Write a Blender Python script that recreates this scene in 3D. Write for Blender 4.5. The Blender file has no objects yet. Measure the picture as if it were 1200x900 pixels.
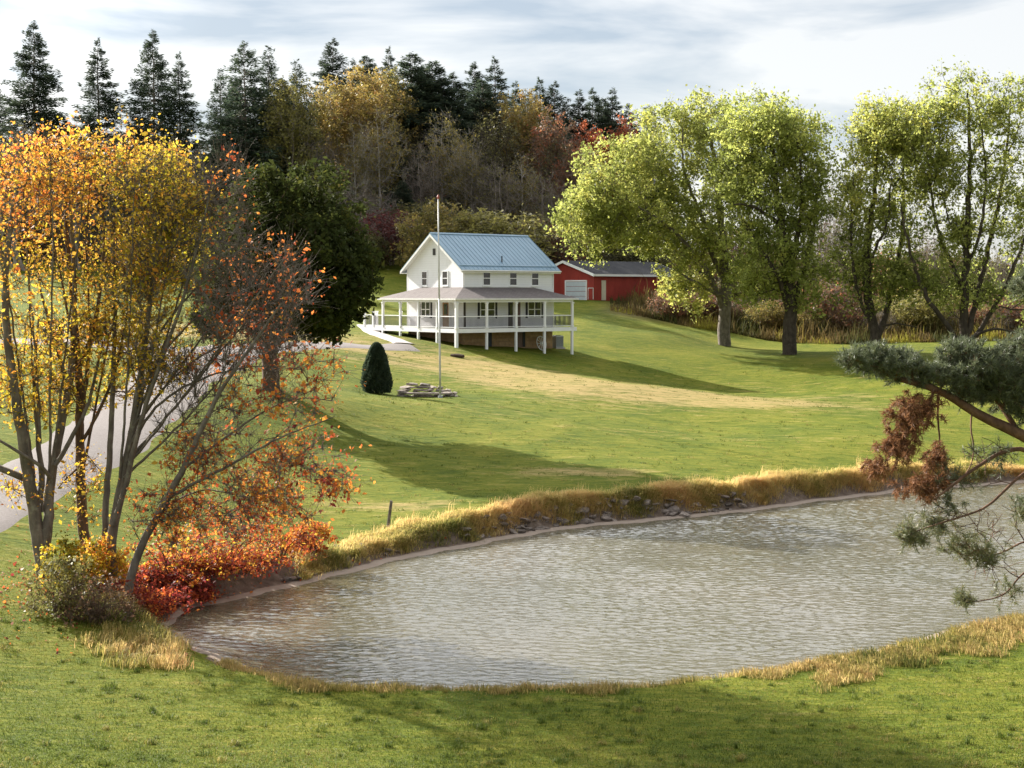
import bpy, math, random
import numpy as np
from mathutils import Vector, Matrix

R = math.radians
sc = bpy.context.scene
COL = sc.collection
# ------------------------------------------------------------------ camera
FPX = 1740.0                      # focal length in pixels of the 1200 px wide photograph
CAMZ = 9.5
PITCH = math.atan(105.0 / FPX)
cam_d = bpy.data.cameras.new("camera")
cam_d.sensor_width = 36.0
cam_d.lens = FPX / 1200.0 * 36.0
cam_d.clip_start = 0.1
cam_d.clip_end = 20000.0
cam = bpy.data.objects.new("camera", cam_d)
COL.objects.link(cam)
cam.location = (0, 0, CAMZ)
cam.rotation_euler = (math.pi / 2 - PITCH, 0, 0)
sc.camera = cam
# ------------------------------------------------------------------ sky, sun, exposure
SUN_AZ = R(44.0)                  # sun stands behind the scene, 46 degrees to the left
SUN_EL = R(27.0)
SUN_DIR = Vector((-math.cos(SUN_AZ) * math.cos(SUN_EL), math.sin(SUN_AZ) * math.cos(SUN_EL), math.sin(SUN_EL)))
world = bpy.data.worlds.new("World")
sc.world = world
world.use_nodes = True
wn, wl = world.node_tree.nodes, world.node_tree.links
wn.clear()
def wnode(t, **kw):
    n = wn.new(t)
    for k, v in kw.items():
        setattr(n, k, v)
    return n
w_out = wnode("ShaderNodeOutputWorld")
w_bg = wnode("ShaderNodeBackground"); w_bg.inputs[1].default_value = 0.1
w_sky = wnode("ShaderNodeTexSky", sky_type='NISHITA', sun_disc=False, sun_elevation=SUN_EL,
              sun_rotation=math.atan2(SUN_DIR.x, SUN_DIR.y), air_density=1.0, dust_density=1.0)
w_tc = wnode("ShaderNodeTexCoord")
w_map = wnode("ShaderNodeMapping"); w_map.inputs['Scale'].default_value = (3.2, 3.2, 15.0)
w_map.inputs['Location'].default_value = (7.7, 3.1, 3.3)
w_noi = wnode("ShaderNodeTexNoise"); w_noi.inputs['Scale'].default_value = 1.25
w_noi.inputs['Detail'].default_value = 6.0; w_noi.inputs['Roughness'].default_value = 0.52
w_noi.inputs['Distortion'].default_value = 0.35
w_ramp = wnode("ShaderNodeValToRGB")
w_ramp.color_ramp.elements[0].position = 0.36; w_ramp.color_ramp.elements[0].color = (0.0, 0.0, 0.0, 1)
w_ramp.color_ramp.elements[1].position = 0.51; w_ramp.color_ramp.elements[1].color = (1, 1, 1, 1)
wl.new(w_tc.outputs['Generated'], w_map.inputs[0]); wl.new(w_map.outputs[0], w_noi.inputs[0])
wl.new(w_noi.outputs['Fac'], w_ramp.inputs[0])
# clouds are brightest round the sun and dimmer away from it (forward scattering)
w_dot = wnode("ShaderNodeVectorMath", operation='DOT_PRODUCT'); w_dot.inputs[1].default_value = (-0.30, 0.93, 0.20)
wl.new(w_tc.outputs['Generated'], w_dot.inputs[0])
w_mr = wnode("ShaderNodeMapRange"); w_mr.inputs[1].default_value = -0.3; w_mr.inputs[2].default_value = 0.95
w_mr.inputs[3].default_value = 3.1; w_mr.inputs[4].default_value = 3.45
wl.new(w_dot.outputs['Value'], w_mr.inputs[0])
w_cc = wnode("ShaderNodeMix", data_type='RGBA')        # grey-blue undersides to white cloud
w_cc.inputs[6].default_value = (0.49, 0.56, 0.645, 1); w_cc.inputs[7].default_value = (1.0, 0.985, 0.965, 1)
wl.new(w_ramp.outputs[0], w_cc.inputs[0])
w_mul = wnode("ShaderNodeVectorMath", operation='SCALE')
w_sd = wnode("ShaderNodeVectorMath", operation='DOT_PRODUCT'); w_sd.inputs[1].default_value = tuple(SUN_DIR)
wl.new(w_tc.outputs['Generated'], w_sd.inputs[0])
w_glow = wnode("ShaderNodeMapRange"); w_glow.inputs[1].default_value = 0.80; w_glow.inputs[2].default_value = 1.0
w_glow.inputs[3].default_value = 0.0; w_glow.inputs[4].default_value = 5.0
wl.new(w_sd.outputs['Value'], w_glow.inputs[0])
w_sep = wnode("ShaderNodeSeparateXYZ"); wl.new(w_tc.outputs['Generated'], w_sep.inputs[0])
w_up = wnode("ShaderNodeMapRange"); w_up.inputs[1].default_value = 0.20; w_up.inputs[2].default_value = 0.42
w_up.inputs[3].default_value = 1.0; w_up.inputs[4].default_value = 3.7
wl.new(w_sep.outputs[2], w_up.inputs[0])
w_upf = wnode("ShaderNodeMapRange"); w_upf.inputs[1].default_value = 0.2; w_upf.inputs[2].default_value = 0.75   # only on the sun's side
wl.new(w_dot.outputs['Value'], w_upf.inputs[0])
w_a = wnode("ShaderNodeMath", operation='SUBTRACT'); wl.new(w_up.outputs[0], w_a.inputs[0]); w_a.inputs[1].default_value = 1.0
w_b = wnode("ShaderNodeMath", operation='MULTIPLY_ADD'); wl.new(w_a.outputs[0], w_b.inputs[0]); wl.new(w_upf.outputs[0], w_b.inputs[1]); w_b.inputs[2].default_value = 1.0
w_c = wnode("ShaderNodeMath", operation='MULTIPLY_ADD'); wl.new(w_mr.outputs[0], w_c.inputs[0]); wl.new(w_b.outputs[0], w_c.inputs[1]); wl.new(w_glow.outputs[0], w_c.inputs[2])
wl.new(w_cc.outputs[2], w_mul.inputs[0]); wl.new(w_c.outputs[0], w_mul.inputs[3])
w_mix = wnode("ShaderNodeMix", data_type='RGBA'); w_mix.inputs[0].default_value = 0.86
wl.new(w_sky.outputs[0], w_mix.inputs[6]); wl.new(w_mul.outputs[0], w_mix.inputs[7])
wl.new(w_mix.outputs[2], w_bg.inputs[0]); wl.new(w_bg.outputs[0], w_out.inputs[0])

sun_d = bpy.data.lights.new("sun", 'SUN')
sun_d.energy = 5.0
sun_d.angle = R(0.5)
sun_d.color = (1.0, 0.94, 0.85)
sun = bpy.data.objects.new("sun", sun_d)
COL.objects.link(sun)
sun.rotation_euler = (-SUN_DIR).to_track_quat('-Z', 'Y').to_euler()
sun.location = (-60, 60, 60)
vs = sc.view_settings
vs.view_transform = 'Standard'; vs.look = 'None'; vs.gamma = 1.0; vs.use_curve_mapping = False
vs.exposure = 1.45
sc.render.engine = 'CYCLES'
cy = sc.cycles
cy.max_bounces = 6; cy.diffuse_bounces = 3; cy.glossy_bounces = 3
cy.transmission_bounces = 4; cy.transparent_max_bounces = 6
cy.sample_clamp_indirect = 6.0
cy.caustics_reflective = False; cy.caustics_refractive = False
cy.use_adaptive_sampling = True; cy.adaptive_threshold = 0.006
cy.use_denoising = True
sc.render.film_transparent = False

# ------------------------------------------------------------------ helpers
rng = np.random.default_rng(7)
random.seed(7)
CP, SP = math.cos(PITCH), math.sin(PITCH)
def ray(px, py):
    u = (px - 600.0) / FPX; v = (450.0 - py) / FPX
    return np.array([u, CP + v * SP, -SP + v * CP])
def at(px, py, d):                # world point seen at a pixel of the photograph, d metres ahead
    r = ray(px, py)
    return np.array([0, 0, CAMZ]) + r * (d / r[1])
def on_z(px, py, z=0.0):          # world point seen at a pixel on a level plane
    r = ray(px, py)
    return np.array([0, 0, CAMZ]) + r * ((z - CAMZ) / r[2])
def smooth(a, b, x):
    t = np.clip((x - a) / (b - a), 0, 1)
    return t * t * (3 - 2 * t)

def mesh_np(name, V, F, mat=None, hue=None, smooth_shade=False):
    """mesh from an (n,3) array and an (m,k) array of faces"""
    V = np.asarray(V, dtype=np.float32); F = np.asarray(F, dtype=np.int32)
    me = bpy.data.meshes.new(name)
    me.vertices.add(len(V)); me.vertices.foreach_set("co", V.ravel())
    k = F.shape[1]
    me.loops.add(F.size); me.loops.foreach_set("vertex_index", F.ravel())
    me.polygons.add(len(F))
    me.polygons.foreach_set("loop_start", np.arange(0, F.size, k, dtype=np.int32))
    me.polygons.foreach_set("loop_total", np.full(len(F), k, dtype=np.int32))
    if smooth_shade:
        me.polygons.foreach_set("use_smooth", np.ones(len(F), dtype=bool))
    if hue is not None:
        a = me.attributes.new("hue", 'FLOAT', 'FACE')
        a.data.foreach_set("value", np.asarray(hue, dtype=np.float32))
    me.update(calc_edges=True)
    if mat: me.materials.append(mat)
    return me

def link(name, me, parent=None, loc=None, rot=None, scale=None):
    o = bpy.data.objects.new(name, me); COL.objects.link(o)
    if parent: o.parent = parent
    if loc is not None: o.location = loc
    if rot is not None: o.rotation_euler = rot
    if scale is not None: o.scale = scale
    return o
def tag(o, label, cat, group=None):
    o["label"] = label; o["category"] = cat
    if group: o["group"] = group
    return o
def thing(name, label, cat, loc=(0, 0, 0), rotz=0, group=None):
    o = bpy.data.objects.new(name, None); COL.objects.link(o)
    o.location = loc; o.rotation_euler = (0, 0, rotz)
    o.empty_display_size = 0.5
    return tag(o, label, cat, group)
def struct(o):
    o["kind"] = "structure"; return o
def stuff(o, label=None, cat=None):
    o["kind"] = "stuff"
    if label: o["label"] = label
    if cat: o["category"] = cat
    return o
def copy_tree(o, loc, rotz, scale, label=None, group=None):
    c = o.copy(); COL.objects.link(c)
    c.location = loc; c.rotation_euler = (0, 0, rotz)
    c.scale = scale if hasattr(scale, '__len__') else (scale,) * 3
    if label: c["label"] = label
    if group: c["group"] = group
    for ch in list(o.children):
        d = ch.copy(); COL.objects.link(d); d.parent = c
        for g in list(ch.children):
            e = g.copy(); COL.objects.link(e); e.parent = d
    return c

# ------------------------------------------------------------------ materials
def new_mat(name):
    m = bpy.data.materials.new(name); m.use_nodes = True
    nt = m.node_tree; nt.nodes.clear()
    out = nt.nodes.new("ShaderNodeOutputMaterial")
    return m, nt, out
def N(nt, t, ins=None, **kw):
    n = nt.nodes.new(t)
    for k, v in kw.items(): setattr(n, k, v)
    for k, v in (ins or {}).items():
        if isinstance(v, bpy.types.NodeSocket): nt.links.new(v, n.inputs[k])
        else: n.inputs[k].default_value = v
    return n
def ramp(nt, fac, stops, interp='LINEAR'):
    n = nt.nodes.new("ShaderNodeValToRGB"); cr = n.color_ramp; cr.interpolation = interp
    while len(cr.elements) > 1: cr.elements.remove(cr.elements[0])
    cr.elements[0].position = stops[0][0]; cr.elements[0].color = (*stops[0][1], 1)
    for p, c in stops[1:]:
        e = cr.elements.new(p); e.color = (*c, 1)
    nt.links.new(fac, n.inputs[0])
    return n.outputs[0]
def noise(nt, scale, detail=4, rough=0.55, vec=None, coord='Object', stretch=None, dist=0.0):
    if vec is None:
        vec = nt.nodes.new("ShaderNodeTexCoord").outputs[coord]
    if stretch:
        vec = N(nt, "ShaderNodeMapping", {0: vec, 'Scale': stretch}).outputs[0]
    return N(nt, "ShaderNodeTexNoise", {'Vector': vec, 'Scale': scale, 'Detail': detail, 'Roughness': rough, 'Distortion': dist}).outputs[0]
def mixc(nt, f, a, b, blend='MIX'):
    n = nt.nodes.new("ShaderNodeMix"); n.data_type = 'RGBA'; n.blend_type = blend
    for i, v in ((0, f), (6, a), (7, b)):
        if isinstance(v, bpy.types.NodeSocket): nt.links.new(v, n.inputs[i])
        else: n.inputs[i].default_value = (*v, 1) if (i and len(v) == 3) else v
    return n.outputs[2]
def math2(nt, op, a, b=0.0, clamp=False):
    n = nt.nodes.new("ShaderNodeMath"); n.operation = op; n.use_clamp = clamp
    for i, v in ((0, a), (1, b)):
        if isinstance(v, bpy.types.NodeSocket): nt.links.new(v, n.inputs[i])
        else: n.inputs[i].default_value = v
    return n.outputs[0]
def bump(nt, h, strength=0.3, dist=0.05):
    return N(nt, "ShaderNodeBump", {'Height': h, 'Strength': strength, 'Distance': dist}).outputs[0]
def principled(nt, out, color, rough=0.7, normal=None, metal=0.0, spec=0.4, **more):
    ins = {'Base Color': color if isinstance(color, bpy.types.NodeSocket) else (*color, 1),
           'Roughness': rough, 'Metallic': metal, 'Specular IOR Level': spec}
    if normal is not None: ins['Normal'] = normal
    ins.update(more)
    b = N(nt, "ShaderNodeBsdfPrincipled", ins)
    nt.links.new(b.outputs[0], out.inputs[0]); return b

def simple_mat(name, color, rough=0.6, var=0.12, scale=3.0, metal=0.0, spec=0.4, bmp=0.0):
    m, nt, out = new_mat(name)
    n = noise(nt, scale, 5, 0.6)
    dk = tuple(c * (1 - var) for c in color); lt = tuple(min(1, c * (1 + var)) for c in color)
    c = ramp(nt, n, [(0.3, dk), (0.7, lt)])
    nm = bump(nt, noise(nt, scale * 8, 4), bmp, 0.02) if bmp else None
    principled(nt, out, c, rough, nm, metal, spec); return m
def leaf_mat(name, stops, trans=0.45, rough=0.55, tboost=1.5, spec=0.25):
    """leaf colour from the 'hue' attribute through a ramp; part of the light passes through"""
    m, nt, out = new_mat(name)
    a = nt.nodes.new("ShaderNodeAttribute"); a.attribute_name = "hue"
    oi = nt.nodes.new("ShaderNodeObjectInfo")
    col = ramp(nt, a.outputs['Fac'], stops)
    hsv = N(nt, "ShaderNodeHueSaturation", {'Color': col, 'Value': math2(nt, 'ADD', math2(nt, 'MULTIPLY', oi.outputs['Random'], 0.3), 0.85)})
    col = hsv.outputs[0]
    b = N(nt, "ShaderNodeBsdfPrincipled", {'Base Color': col, 'Roughness': rough, 'Specular IOR Level': spec})
    tcol = N(nt, "ShaderNodeVectorMath", {0: col, 3: tboost}, operation='SCALE').outputs[0]
    t = N(nt, "ShaderNodeBsdfTranslucent", {0: tcol})
    mx = N(nt, "ShaderNodeMixShader", {0: trans, 1: b.outputs[0], 2: t.outputs[0]})
    nt.links.new(mx.outputs[0], out.inputs[0]); return m
def bark_mat(name, c1, c2, scale=6.0):
    m, nt, out = new_mat(name)
    n = noise(nt, scale, 6, 0.65, stretch=(1, 1, 0.25))
    n2 = noise(nt, scale * 0.4, 3)
    c = ramp(nt, n, [(0.3, c1), (0.7, c2)])
    c = mixc(nt, N(nt, 'ShaderNodeMapRange', {0: n2, 1: 0.45, 2: 0.62, 3: 0.0, 4: 0.75}).outputs[0], c, tuple(0.42 * x for x in c2))
    n3 = noise(nt, scale * 0.9, 4, 0.7)
    c = mixc(nt, N(nt, 'ShaderNodeMapRange', {0: n3, 1: 0.55, 2: 0.68, 3: 0.0, 4: 0.6}).outputs[0], c, (c2[0] * 1.1, c2[1] * 1.25, c2[2] * 1.1))
    principled(nt, out, c, 0.9, bump(nt, n, 0.6, 0.05), spec=0.15); return m
# ------------------------------------------------------------------ terrain
# shoreline: points of the photograph on the water level, closed off beyond the right edge of the picture
SHORE_PX = [(193, 730), (200, 718), (225, 709), (255, 704), (280, 701), (307, 697), (338, 689), (378, 678), (400, 672), (425, 664), (450, 659),
            (480, 653), (510, 648), (540, 643), (567, 635), (600, 629), (633, 625), (683, 617), (733, 612), (800, 607),
            (850, 602), (900, 595), (940, 590), (975, 586), (1010, 581), (1047, 576), (1095, 572), (1142, 569), (1200, 565)]
SHORE_NEAR = [(1200, 722), (1150, 733), (1100, 746), (1050, 757), (1000, 769), (950, 781), (900, 791), (850, 798), (800, 803), (750, 806),
              (700, 808), (650, 810), (600, 812), (550, 813), (500, 814), (450, 813), (400, 809), (350, 800), (300, 789), (260, 777),
              (235, 766), (215, 752), (202, 741)]
shore = [on_z(*p)[:2] for p in SHORE_PX] + [np.array(p) for p in ((31.5, 75.5), (36, 72), (37, 65), (33, 57), (25, 50), (19.5, 46.3))] + [on_z(*p)[:2] for p in SHORE_NEAR]
def resample_closed(P, step):
    P = np.array(P); P = np.vstack([P, P[:1]])
    out = []
    for a, b in zip(P[:-1], P[1:]):
        n = max(1, int(np.linalg.norm(b - a) / step))
        for i in range(n): out.append(a + (b - a) * i / n)
    return np.array(out)
SH = resample_closed(shore, 0.4)
for _ in range(6): SH = 0.5 * SH + 0.25 * (np.roll(SH, 1, 0) + np.roll(SH, -1, 0))
_t = np.arange(len(SH))
_nrm = np.stack([np.roll(SH, -1, 0)[:, 1] - np.roll(SH, 1, 0)[:, 1], np.roll(SH, 1, 0)[:, 0] - np.roll(SH, -1, 0)[:, 0]], 1)
_nrm /= np.linalg.norm(_nrm, axis=1)[:, None] + 1e-9
SH = SH + _nrm * (0.13 * np.sin(_t * 0.37) + 0.09 * np.sin(_t * 0.91 + 1.0) + 0.06 * np.sin(_t * 1.9 + 2))[:, None]
def signed_shore(P):
    """distance to the shoreline, positive on land"""
    P = np.asarray(P, dtype=np.float64)
    A = SH; B = np.roll(SH, -1, 0); D = B - A; L2 = (D ** 2).sum(1)
    out = np.empty(len(P)); ins = np.zeros(len(P), bool)
    for i in range(0, len(P), 4000):
        p = P[i:i + 4000]
        w = p[:, None, :] - A[None]
        t = np.clip((w * D[None]).sum(2) / L2, 0, 1)
        q = w - t[..., None] * D[None]
        out[i:i + 4000] = np.sqrt((q ** 2).sum(2).min(1))
        cond = (A[None, :, 1] > p[:, None, 1]) != (B[None, :, 1] > p[:, None, 1])
        xi = A[None, :, 0] + (p[:, None, 1] - A[None, :, 1]) / (D[None, :, 1] + 1e-12) * D[None, :, 0]
        ins[i:i + 4000] = (np.sum(cond & (p[:, None, 0] < xi), axis=1) % 2) == 1
    return np.where(ins, -out, out)

CTRL_PX = [  # (px, py, metres ahead): heights of the ground read off the photograph
    (0, 900, 28), (300, 900, 28), (600, 900, 28), (900, 900, 28), (1200, 900, 28), (0, 780, 36), (0, 700, 41.5), (45, 672, 45), (150, 860, 30.5),
    (0, 612, 50), (600, 842, 32.5), (300, 830, 33.2), (1200, 795, 35.5), (1100, 850, 31.2), (900, 850, 31.5), (1195, 745, 40.4), (100, 745, 38.6),
    (130, 690, 43.3), (400, 625, 55.5), (500, 609, 57.2), (650, 593, 60), (800, 574, 64.3), (950, 560, 69.3), (1100, 551, 74), (1200, 542, 79),
    (449, 391, 122.8), (538, 408, 114.6), (600, 412, 118), (665, 414.4, 121.8), (885, 460, 110.3), (490, 411, 112), (430, 404, 112), (400, 403, 110),
    (515, 465, 90), (440, 462, 91), (318, 455, 80), (400, 500, 76), (300, 520, 70), (200, 560, 60.5), (60, 552, 57), (0, 588, 52.5), (105, 525, 62),
    (150, 490, 70), (195, 455, 80), (225, 430, 88), (260, 412, 96), (310, 406, 104), (470, 403, 113), (150, 380, 120), (0, 400, 108), (0, 340, 160),
    (100, 318, 176), (440, 320, 165), (440, 365, 140), (430, 381, 128), (300, 325, 165), (300, 300, 185), (470, 300, 182), (600, 312, 180), (700, 343, 166),
    (655, 352, 160), (760, 352, 166), (697, 352, 157), (735, 385, 140), (720, 402, 130), (800, 394, 138), (848, 405, 138), (925, 415, 130), (1000, 425, 121),
    (1025, 412, 128), (1130, 415, 125), (1000, 470, 100), (1100, 500, 88), (1040, 520, 79), (800, 500, 84.9), (650, 500, 79.8), (700, 450, 99), (600, 440, 103),
    (1000, 385, 152), (1200, 385, 152), (1200, 420, 120), (1200, 470, 98), (1100, 352, 250), (850, 360, 190), (400, 280, 230), (550, 262, 280), (100, 288, 195), (250, 285, 200), (0, 290, 195)]
CW = [at(*c) for c in CTRL_PX]
CW += [np.array(p, float) for p in ((0, 5, .9), (-40, 5, 1.2), (40, 5, 1.0), (-35, 30, .9), (40, 35, .8), (-60, 50, 2.4), (-55, 80, 5), (-90, 110, 8), (-120, 160, 11),
      (-160, 60, 6), (-120, 0, 2), (80, 0, 2), (100, 50, 2), (55, 60, 1.0), (55, 90, 1.8), (110, 110, 5), (130, 160, 7), (140, 250, 8), (50, 300, 9.5), (150, 380, 8.5),
      (0, 380, 18), (-60, 330, 20), (-130, 260, 13), (-200, 200, 10), (-200, 330, 9), (-100, 420, 10), (70, 250, 10), (40, 215, 10.5))]
CW = np.array(CW)
def _U(r2): return np.where(r2 > 1e-9, 0.5 * r2 * np.log(np.maximum(r2, 1e-9)), 0.0)
_S = 100.0
_X = CW[:, :2] / _S
_K = _U(((_X[:, None] - _X[None]) ** 2).sum(2)) + np.eye(len(_X)) * 2e-4
_P = np.hstack([np.ones((len(_X), 1)), _X])
_M = np.block([[_K, _P], [_P.T, np.zeros((3, 3))]])
_W = np.linalg.solve(_M, np.concatenate([CW[:, 2], np.zeros(3)]))
def ground_z(x, y, sd=None):
    x = np.atleast_1d(np.asarray(x, float)); y = np.atleast_1d(np.asarray(y, float))
    P = np.stack([x, y], 1); z = np.empty(len(P))
    for i in range(0, len(P), 20000):
        q = P[i:i + 20000] / _S
        z[i:i + 20000] = _U(((q[:, None] - _X[None]) ** 2).sum(2)) @ _W[:len(_X)] + _W[-3] + q @ _W[-2:]
    far = smooth(300, 480, np.hypot(x, y - 120))
    z = z * (1 - far) + 6.0 * far
    near = (x > -40) & (x < 60) & (y > 20) & (y < 100)
    if sd is None:
        sd = np.full(len(P), 50.0)
        if near.any(): sd[near] = signed_shore(P[near])
    z = z + 0.05 * (np.sin(x * .55 + 1.3) * np.sin(y * .43 + .4) + .5 * np.sin(x * 1.3 + y * .9)) * smooth(1, 6, sd)
    z = np.maximum(z, 0.3)
    # bank: a thin mud edge, then a short steep face up to the lawn
    face = 0.04 + 0.06 * np.clip(sd, 0, .7) + 1.05 * np.clip(sd - 0.55, 0, None)
    k = 0.12
    h = np.clip(0.5 + 0.5 * (face - z) / k, 0, 1)
    land = face * (1 - h) + z * h - k * h * (1 - h)
    bed = np.maximum(-1.2, 0.04 + 0.35 * sd)
    return np.where(sd >= 0, land, bed)
def gz(x, y): return float(ground_z(x, y)[0])
def ground_at(px, d):             # ground point straight below/above the photo column px, d metres ahead
    x = (px - 600.0) / FPX * d * 1.0
    return np.array([x, d, gz(x, d)])
def axis(segs):
    out = []
    for a, b, s in segs: out += list(np.arange(a, b, s))
    return np.array(out + [segs[-1][1]])
gx = axis([(-4000, -400, 300), (-400, -100, 12), (-100, -40, 2.5), (-40, -18, .8), (-18, 30, .3), (30, 60, .9), (60, 130, 3), (130, 400, 12), (400, 4000, 300)])
gy = axis([(-200, 0, 20), (0, 24, 3), (24, 28, .7), (28, 80, .3), (80, 135, .7), (135, 220, 2.0), (220, 420, 8), (420, 900, 40), (900, 8000, 400)])
GXX, GYY = np.meshgrid(gx, gy)
gxx, gyy = GXX.ravel(), GYY.ravel()
gsd = np.full(len(gxx), 50.0)
_nr = (gxx > -40) & (gxx < 60) & (gyy > 20) & (gyy < 100)
gsd[_nr] = signed_shore(np.stack([gxx[_nr], gyy[_nr]], 1))
gzz = ground_z(gxx, gyy, gsd)
nx, ny = len(gx), len(gy)
_i = (np.arange(ny - 1)[:, None] * nx + np.arange(nx - 1)[None]).ravel()
GF = np.stack([_i, _i + 1, _i + 1 + nx, _i + nx], 1)

# zones of the soil and the turf, kept as attributes: bare mud at the water, dry golden turf, brown weedy ground
def blob(x, y, cx, cy, rx, ry, ang=0.0):
    c, s = math.cos(ang), math.sin(ang)
    u = ((x - cx) * c + (y - cy) * s) / rx; v = (-(x - cx) * s + (y - cy) * c) / ry
    return np.exp(-(u * u + v * v) * 1.2)
FAR_BANK = gyy > 46
mud = smooth(1.5, 0.5, gsd) * (gsd > -3)
mud = np.where(FAR_BANK, smooth(1.5, 0.8, gsd), smooth(0.45, 0.15, gsd)); mud[gsd < 0] = 1.0
def px_of(x, y, z):
    dx, dy, dz = x, y, z - CAMZ
    f = dy * CP - dz * SP; up = dy * SP + dz * CP
    f = np.maximum(f, 0.5)
    return 600 + FPX * dx / f, 450 - FPX * up / f
_wp = lambda px, py, d: at(px, py, d)
dry = np.zeros(len(gxx))
for (px, d, rx, ry, a) in ((640, 102, 5.5, 4.5, -.3), (720, 98, 8, 4.2, -.25), (800, 96, 7, 3.2, -.1), (585, 107, 4, 3, -.4), (870, 98, 6, 2.2, 0),
                           (470, 104, 5, 1.8, 0), (560, 108, 4, 2, -.3), (420, 108, 7, 1.6, 0), (300, 112, 16, 5, 0), (200, 118, 16, 6, 0), (470, 60, 3, 1.2, .1), (680, 68, 4, 1.5, 0)):
    x = (px - 600) / FPX * d
    dry += blob(gxx, gyy, x, d, rx, ry, a)
for (px, d, rx, ry, am) in ((960, 103, 8, 4, .45), (1010, 96, 6, 2.5, .4), (900, 112, 8, 3, .3), (700, 90, 8, 3, .3), (560, 84, 6, 2.5, .25), (860, 80, 9, 2.5, .25)):
    dry += am * blob(gxx, gyy, (px - 600) / FPX * d, d, rx, ry)
for (px, d, rx, ry, am) in ((700, 100, 9, 7, .5), (620, 100, 6, 7, .45), (780, 99, 8, 6, .45), (840, 101, 6, 5, .4)):
    dry += am * blob(gxx, gyy, (px - 600) / FPX * d, d, rx, ry, -.25)
dry = np.clip(dry * .8, 0, .85)
weed = smooth(0, 1, np.clip((gyy - (145.5 - 0.10 * (gxx - 10))) / 4, 0, 1)) * smooth(6, 12, gxx + (gyy - 140) * -0.1)
woods = np.clip(smooth(172, 184, gyy - 0.10 * np.abs(gxx + 10)), 0, 1) * smooth(75, 50, gxx)
leafy = np.clip(blob(gxx, gyy, -10.6, 43.6, 2.6, 2.0) + blob(gxx, gyy, -9.0, 46.6, 2.6, 1.3, .5), 0, 1)
g_me = mesh_np("ground", np.stack([gxx, gyy, gzz], 1), GF, None, None, True)
for nm, arr in (("mud", mud), ("dry", dry), ("weed", weed), ("woods", woods), ("leafy", leafy), ("edge", np.where(FAR_BANK, smooth(.38, .15, gsd), smooth(.3, .1, gsd)) * (gsd > -.6))):
    a = g_me.attributes.new(nm, 'FLOAT', 'POINT'); a.data.foreach_set("value", arr.astype(np.float32))

def ground_material():
    m, nt, out = new_mat("turf")
    def att(n):
        x = nt.nodes.new("ShaderNodeAttribute"); x.attribute_name = n; return x.outputs['Fac']
    big = noise(nt, 0.16, 5, 0.6, dist=0.6)
    mid = noise(nt, 1.1, 5, 0.65, stretch=(0.55, 1.6, 1))
    fine = noise(nt, 7.0, 6, 0.75, stretch=(0.6, 1.5, 1))
    strk = noise(nt, 2.6, 5, 0.7, stretch=(0.35, 2.0, 1))
    v = math2(nt, 'ADD', math2(nt, 'MULTIPLY', big, 0.28), math2(nt, 'ADD', math2(nt, 'MULTIPLY', mid, 0.22), math2(nt, 'ADD', math2(nt, 'MULTIPLY', strk, 0.28), math2(nt, 'MULTIPLY', fine, 0.38))))
    grass = ramp(nt, v, [(0.46, (0.040, 0.064, 0.007)), (0.54, (0.086, 0.116, 0.010)), (0.62, (0.150, 0.160, 0.016)), (0.72, (0.26, 0.225, 0.045))])
    # dry turf patches
    d = math2(nt, 'ADD', att("dry"), math2(nt, 'MULTIPLY', math2(nt, 'SUBTRACT', mid, 0.5), 2.4))
    d = math2(nt, 'ADD', d, math2(nt, 'MULTIPLY', math2(nt, 'SUBTRACT', fine, 0.5), 0.9))
    dcol = ramp(nt, fine, [(0.3, (0.26, 0.19, 0.075)), (0.7, (0.46, 0.34, 0.15))])
    c = mixc(nt, N(nt, "ShaderNodeMapRange", {0: d, 1: 0.25, 2: 0.95, 3: 0.0, 4: 0.85}).outputs[0], grass, dcol)
    wcol = ramp(nt, v, [(0.35, (0.07, 0.055, 0.025)), (0.6, (0.16, 0.12, 0.05)), (0.7, (0.11, 0.12, 0.035))])
    c = mixc(nt, att("weed"), c, wcol)
    fcol = ramp(nt, v, [(0.35, (0.035, 0.028, 0.016)), (0.65, (0.085, 0.062, 0.035))])
    c = mixc(nt, att("woods"), c, fcol)
    lcol = ramp(nt, fine, [(0.35, (0.05, 0.016, 0.010)), (0.55, (0.15, 0.035, 0.018)), (0.7, (0.26, 0.09, 0.03))])
    lf = math2(nt, 'ADD', att("leafy"), math2(nt, 'MULTIPLY', math2(nt, 'SUBTRACT', mid, 0.5), 0.8))
    c = mixc(nt, N(nt, "ShaderNodeMapRange", {0: lf, 1: 0.25, 2: 0.55, 3: 0.0, 4: 1.0}).outputs[0], c, lcol)
    mcol = ramp(nt, noise(nt, 3.5, 6, 0.7), [(0.3, (0.085, 0.060, 0.045)), (0.55, (0.17, 0.128, 0.098)), (0.75, (0.27, 0.21, 0.165))])
    mf = math2(nt, 'ADD', att("mud"), math2(nt, 'MULTIPLY', math2(nt, 'SUBTRACT', mid, 0.5), 0.7))
    c = mixc(nt, N(nt, "ShaderNodeMapRange", {0: mf, 1: 0.3, 2: 0.6, 3: 0.0, 4: 1.0}).outputs[0], c, mcol)
    h = math2(nt, 'ADD', math2(nt, 'MULTIPLY', fine, 0.5), math2(nt, 'MULTIPLY', mid, 1.0))
    ef = math2(nt, 'ADD', att('edge'), math2(nt, 'MULTIPLY', math2(nt, 'SUBTRACT', fine, 0.5), 0.5))
    c = mixc(nt, N(nt, 'ShaderNodeMapRange', {0: ef, 1: 0.35, 2: 0.6, 3: 0.0, 4: 0.85}).outputs[0], c, (0.36, 0.29, 0.235))
    principled(nt, out, c, 0.95, bump(nt, h, 0.9, 0.16), spec=0.1)
    return m
g_me.materials.append(ground_material())
struct(link("ground", g_me))

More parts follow.
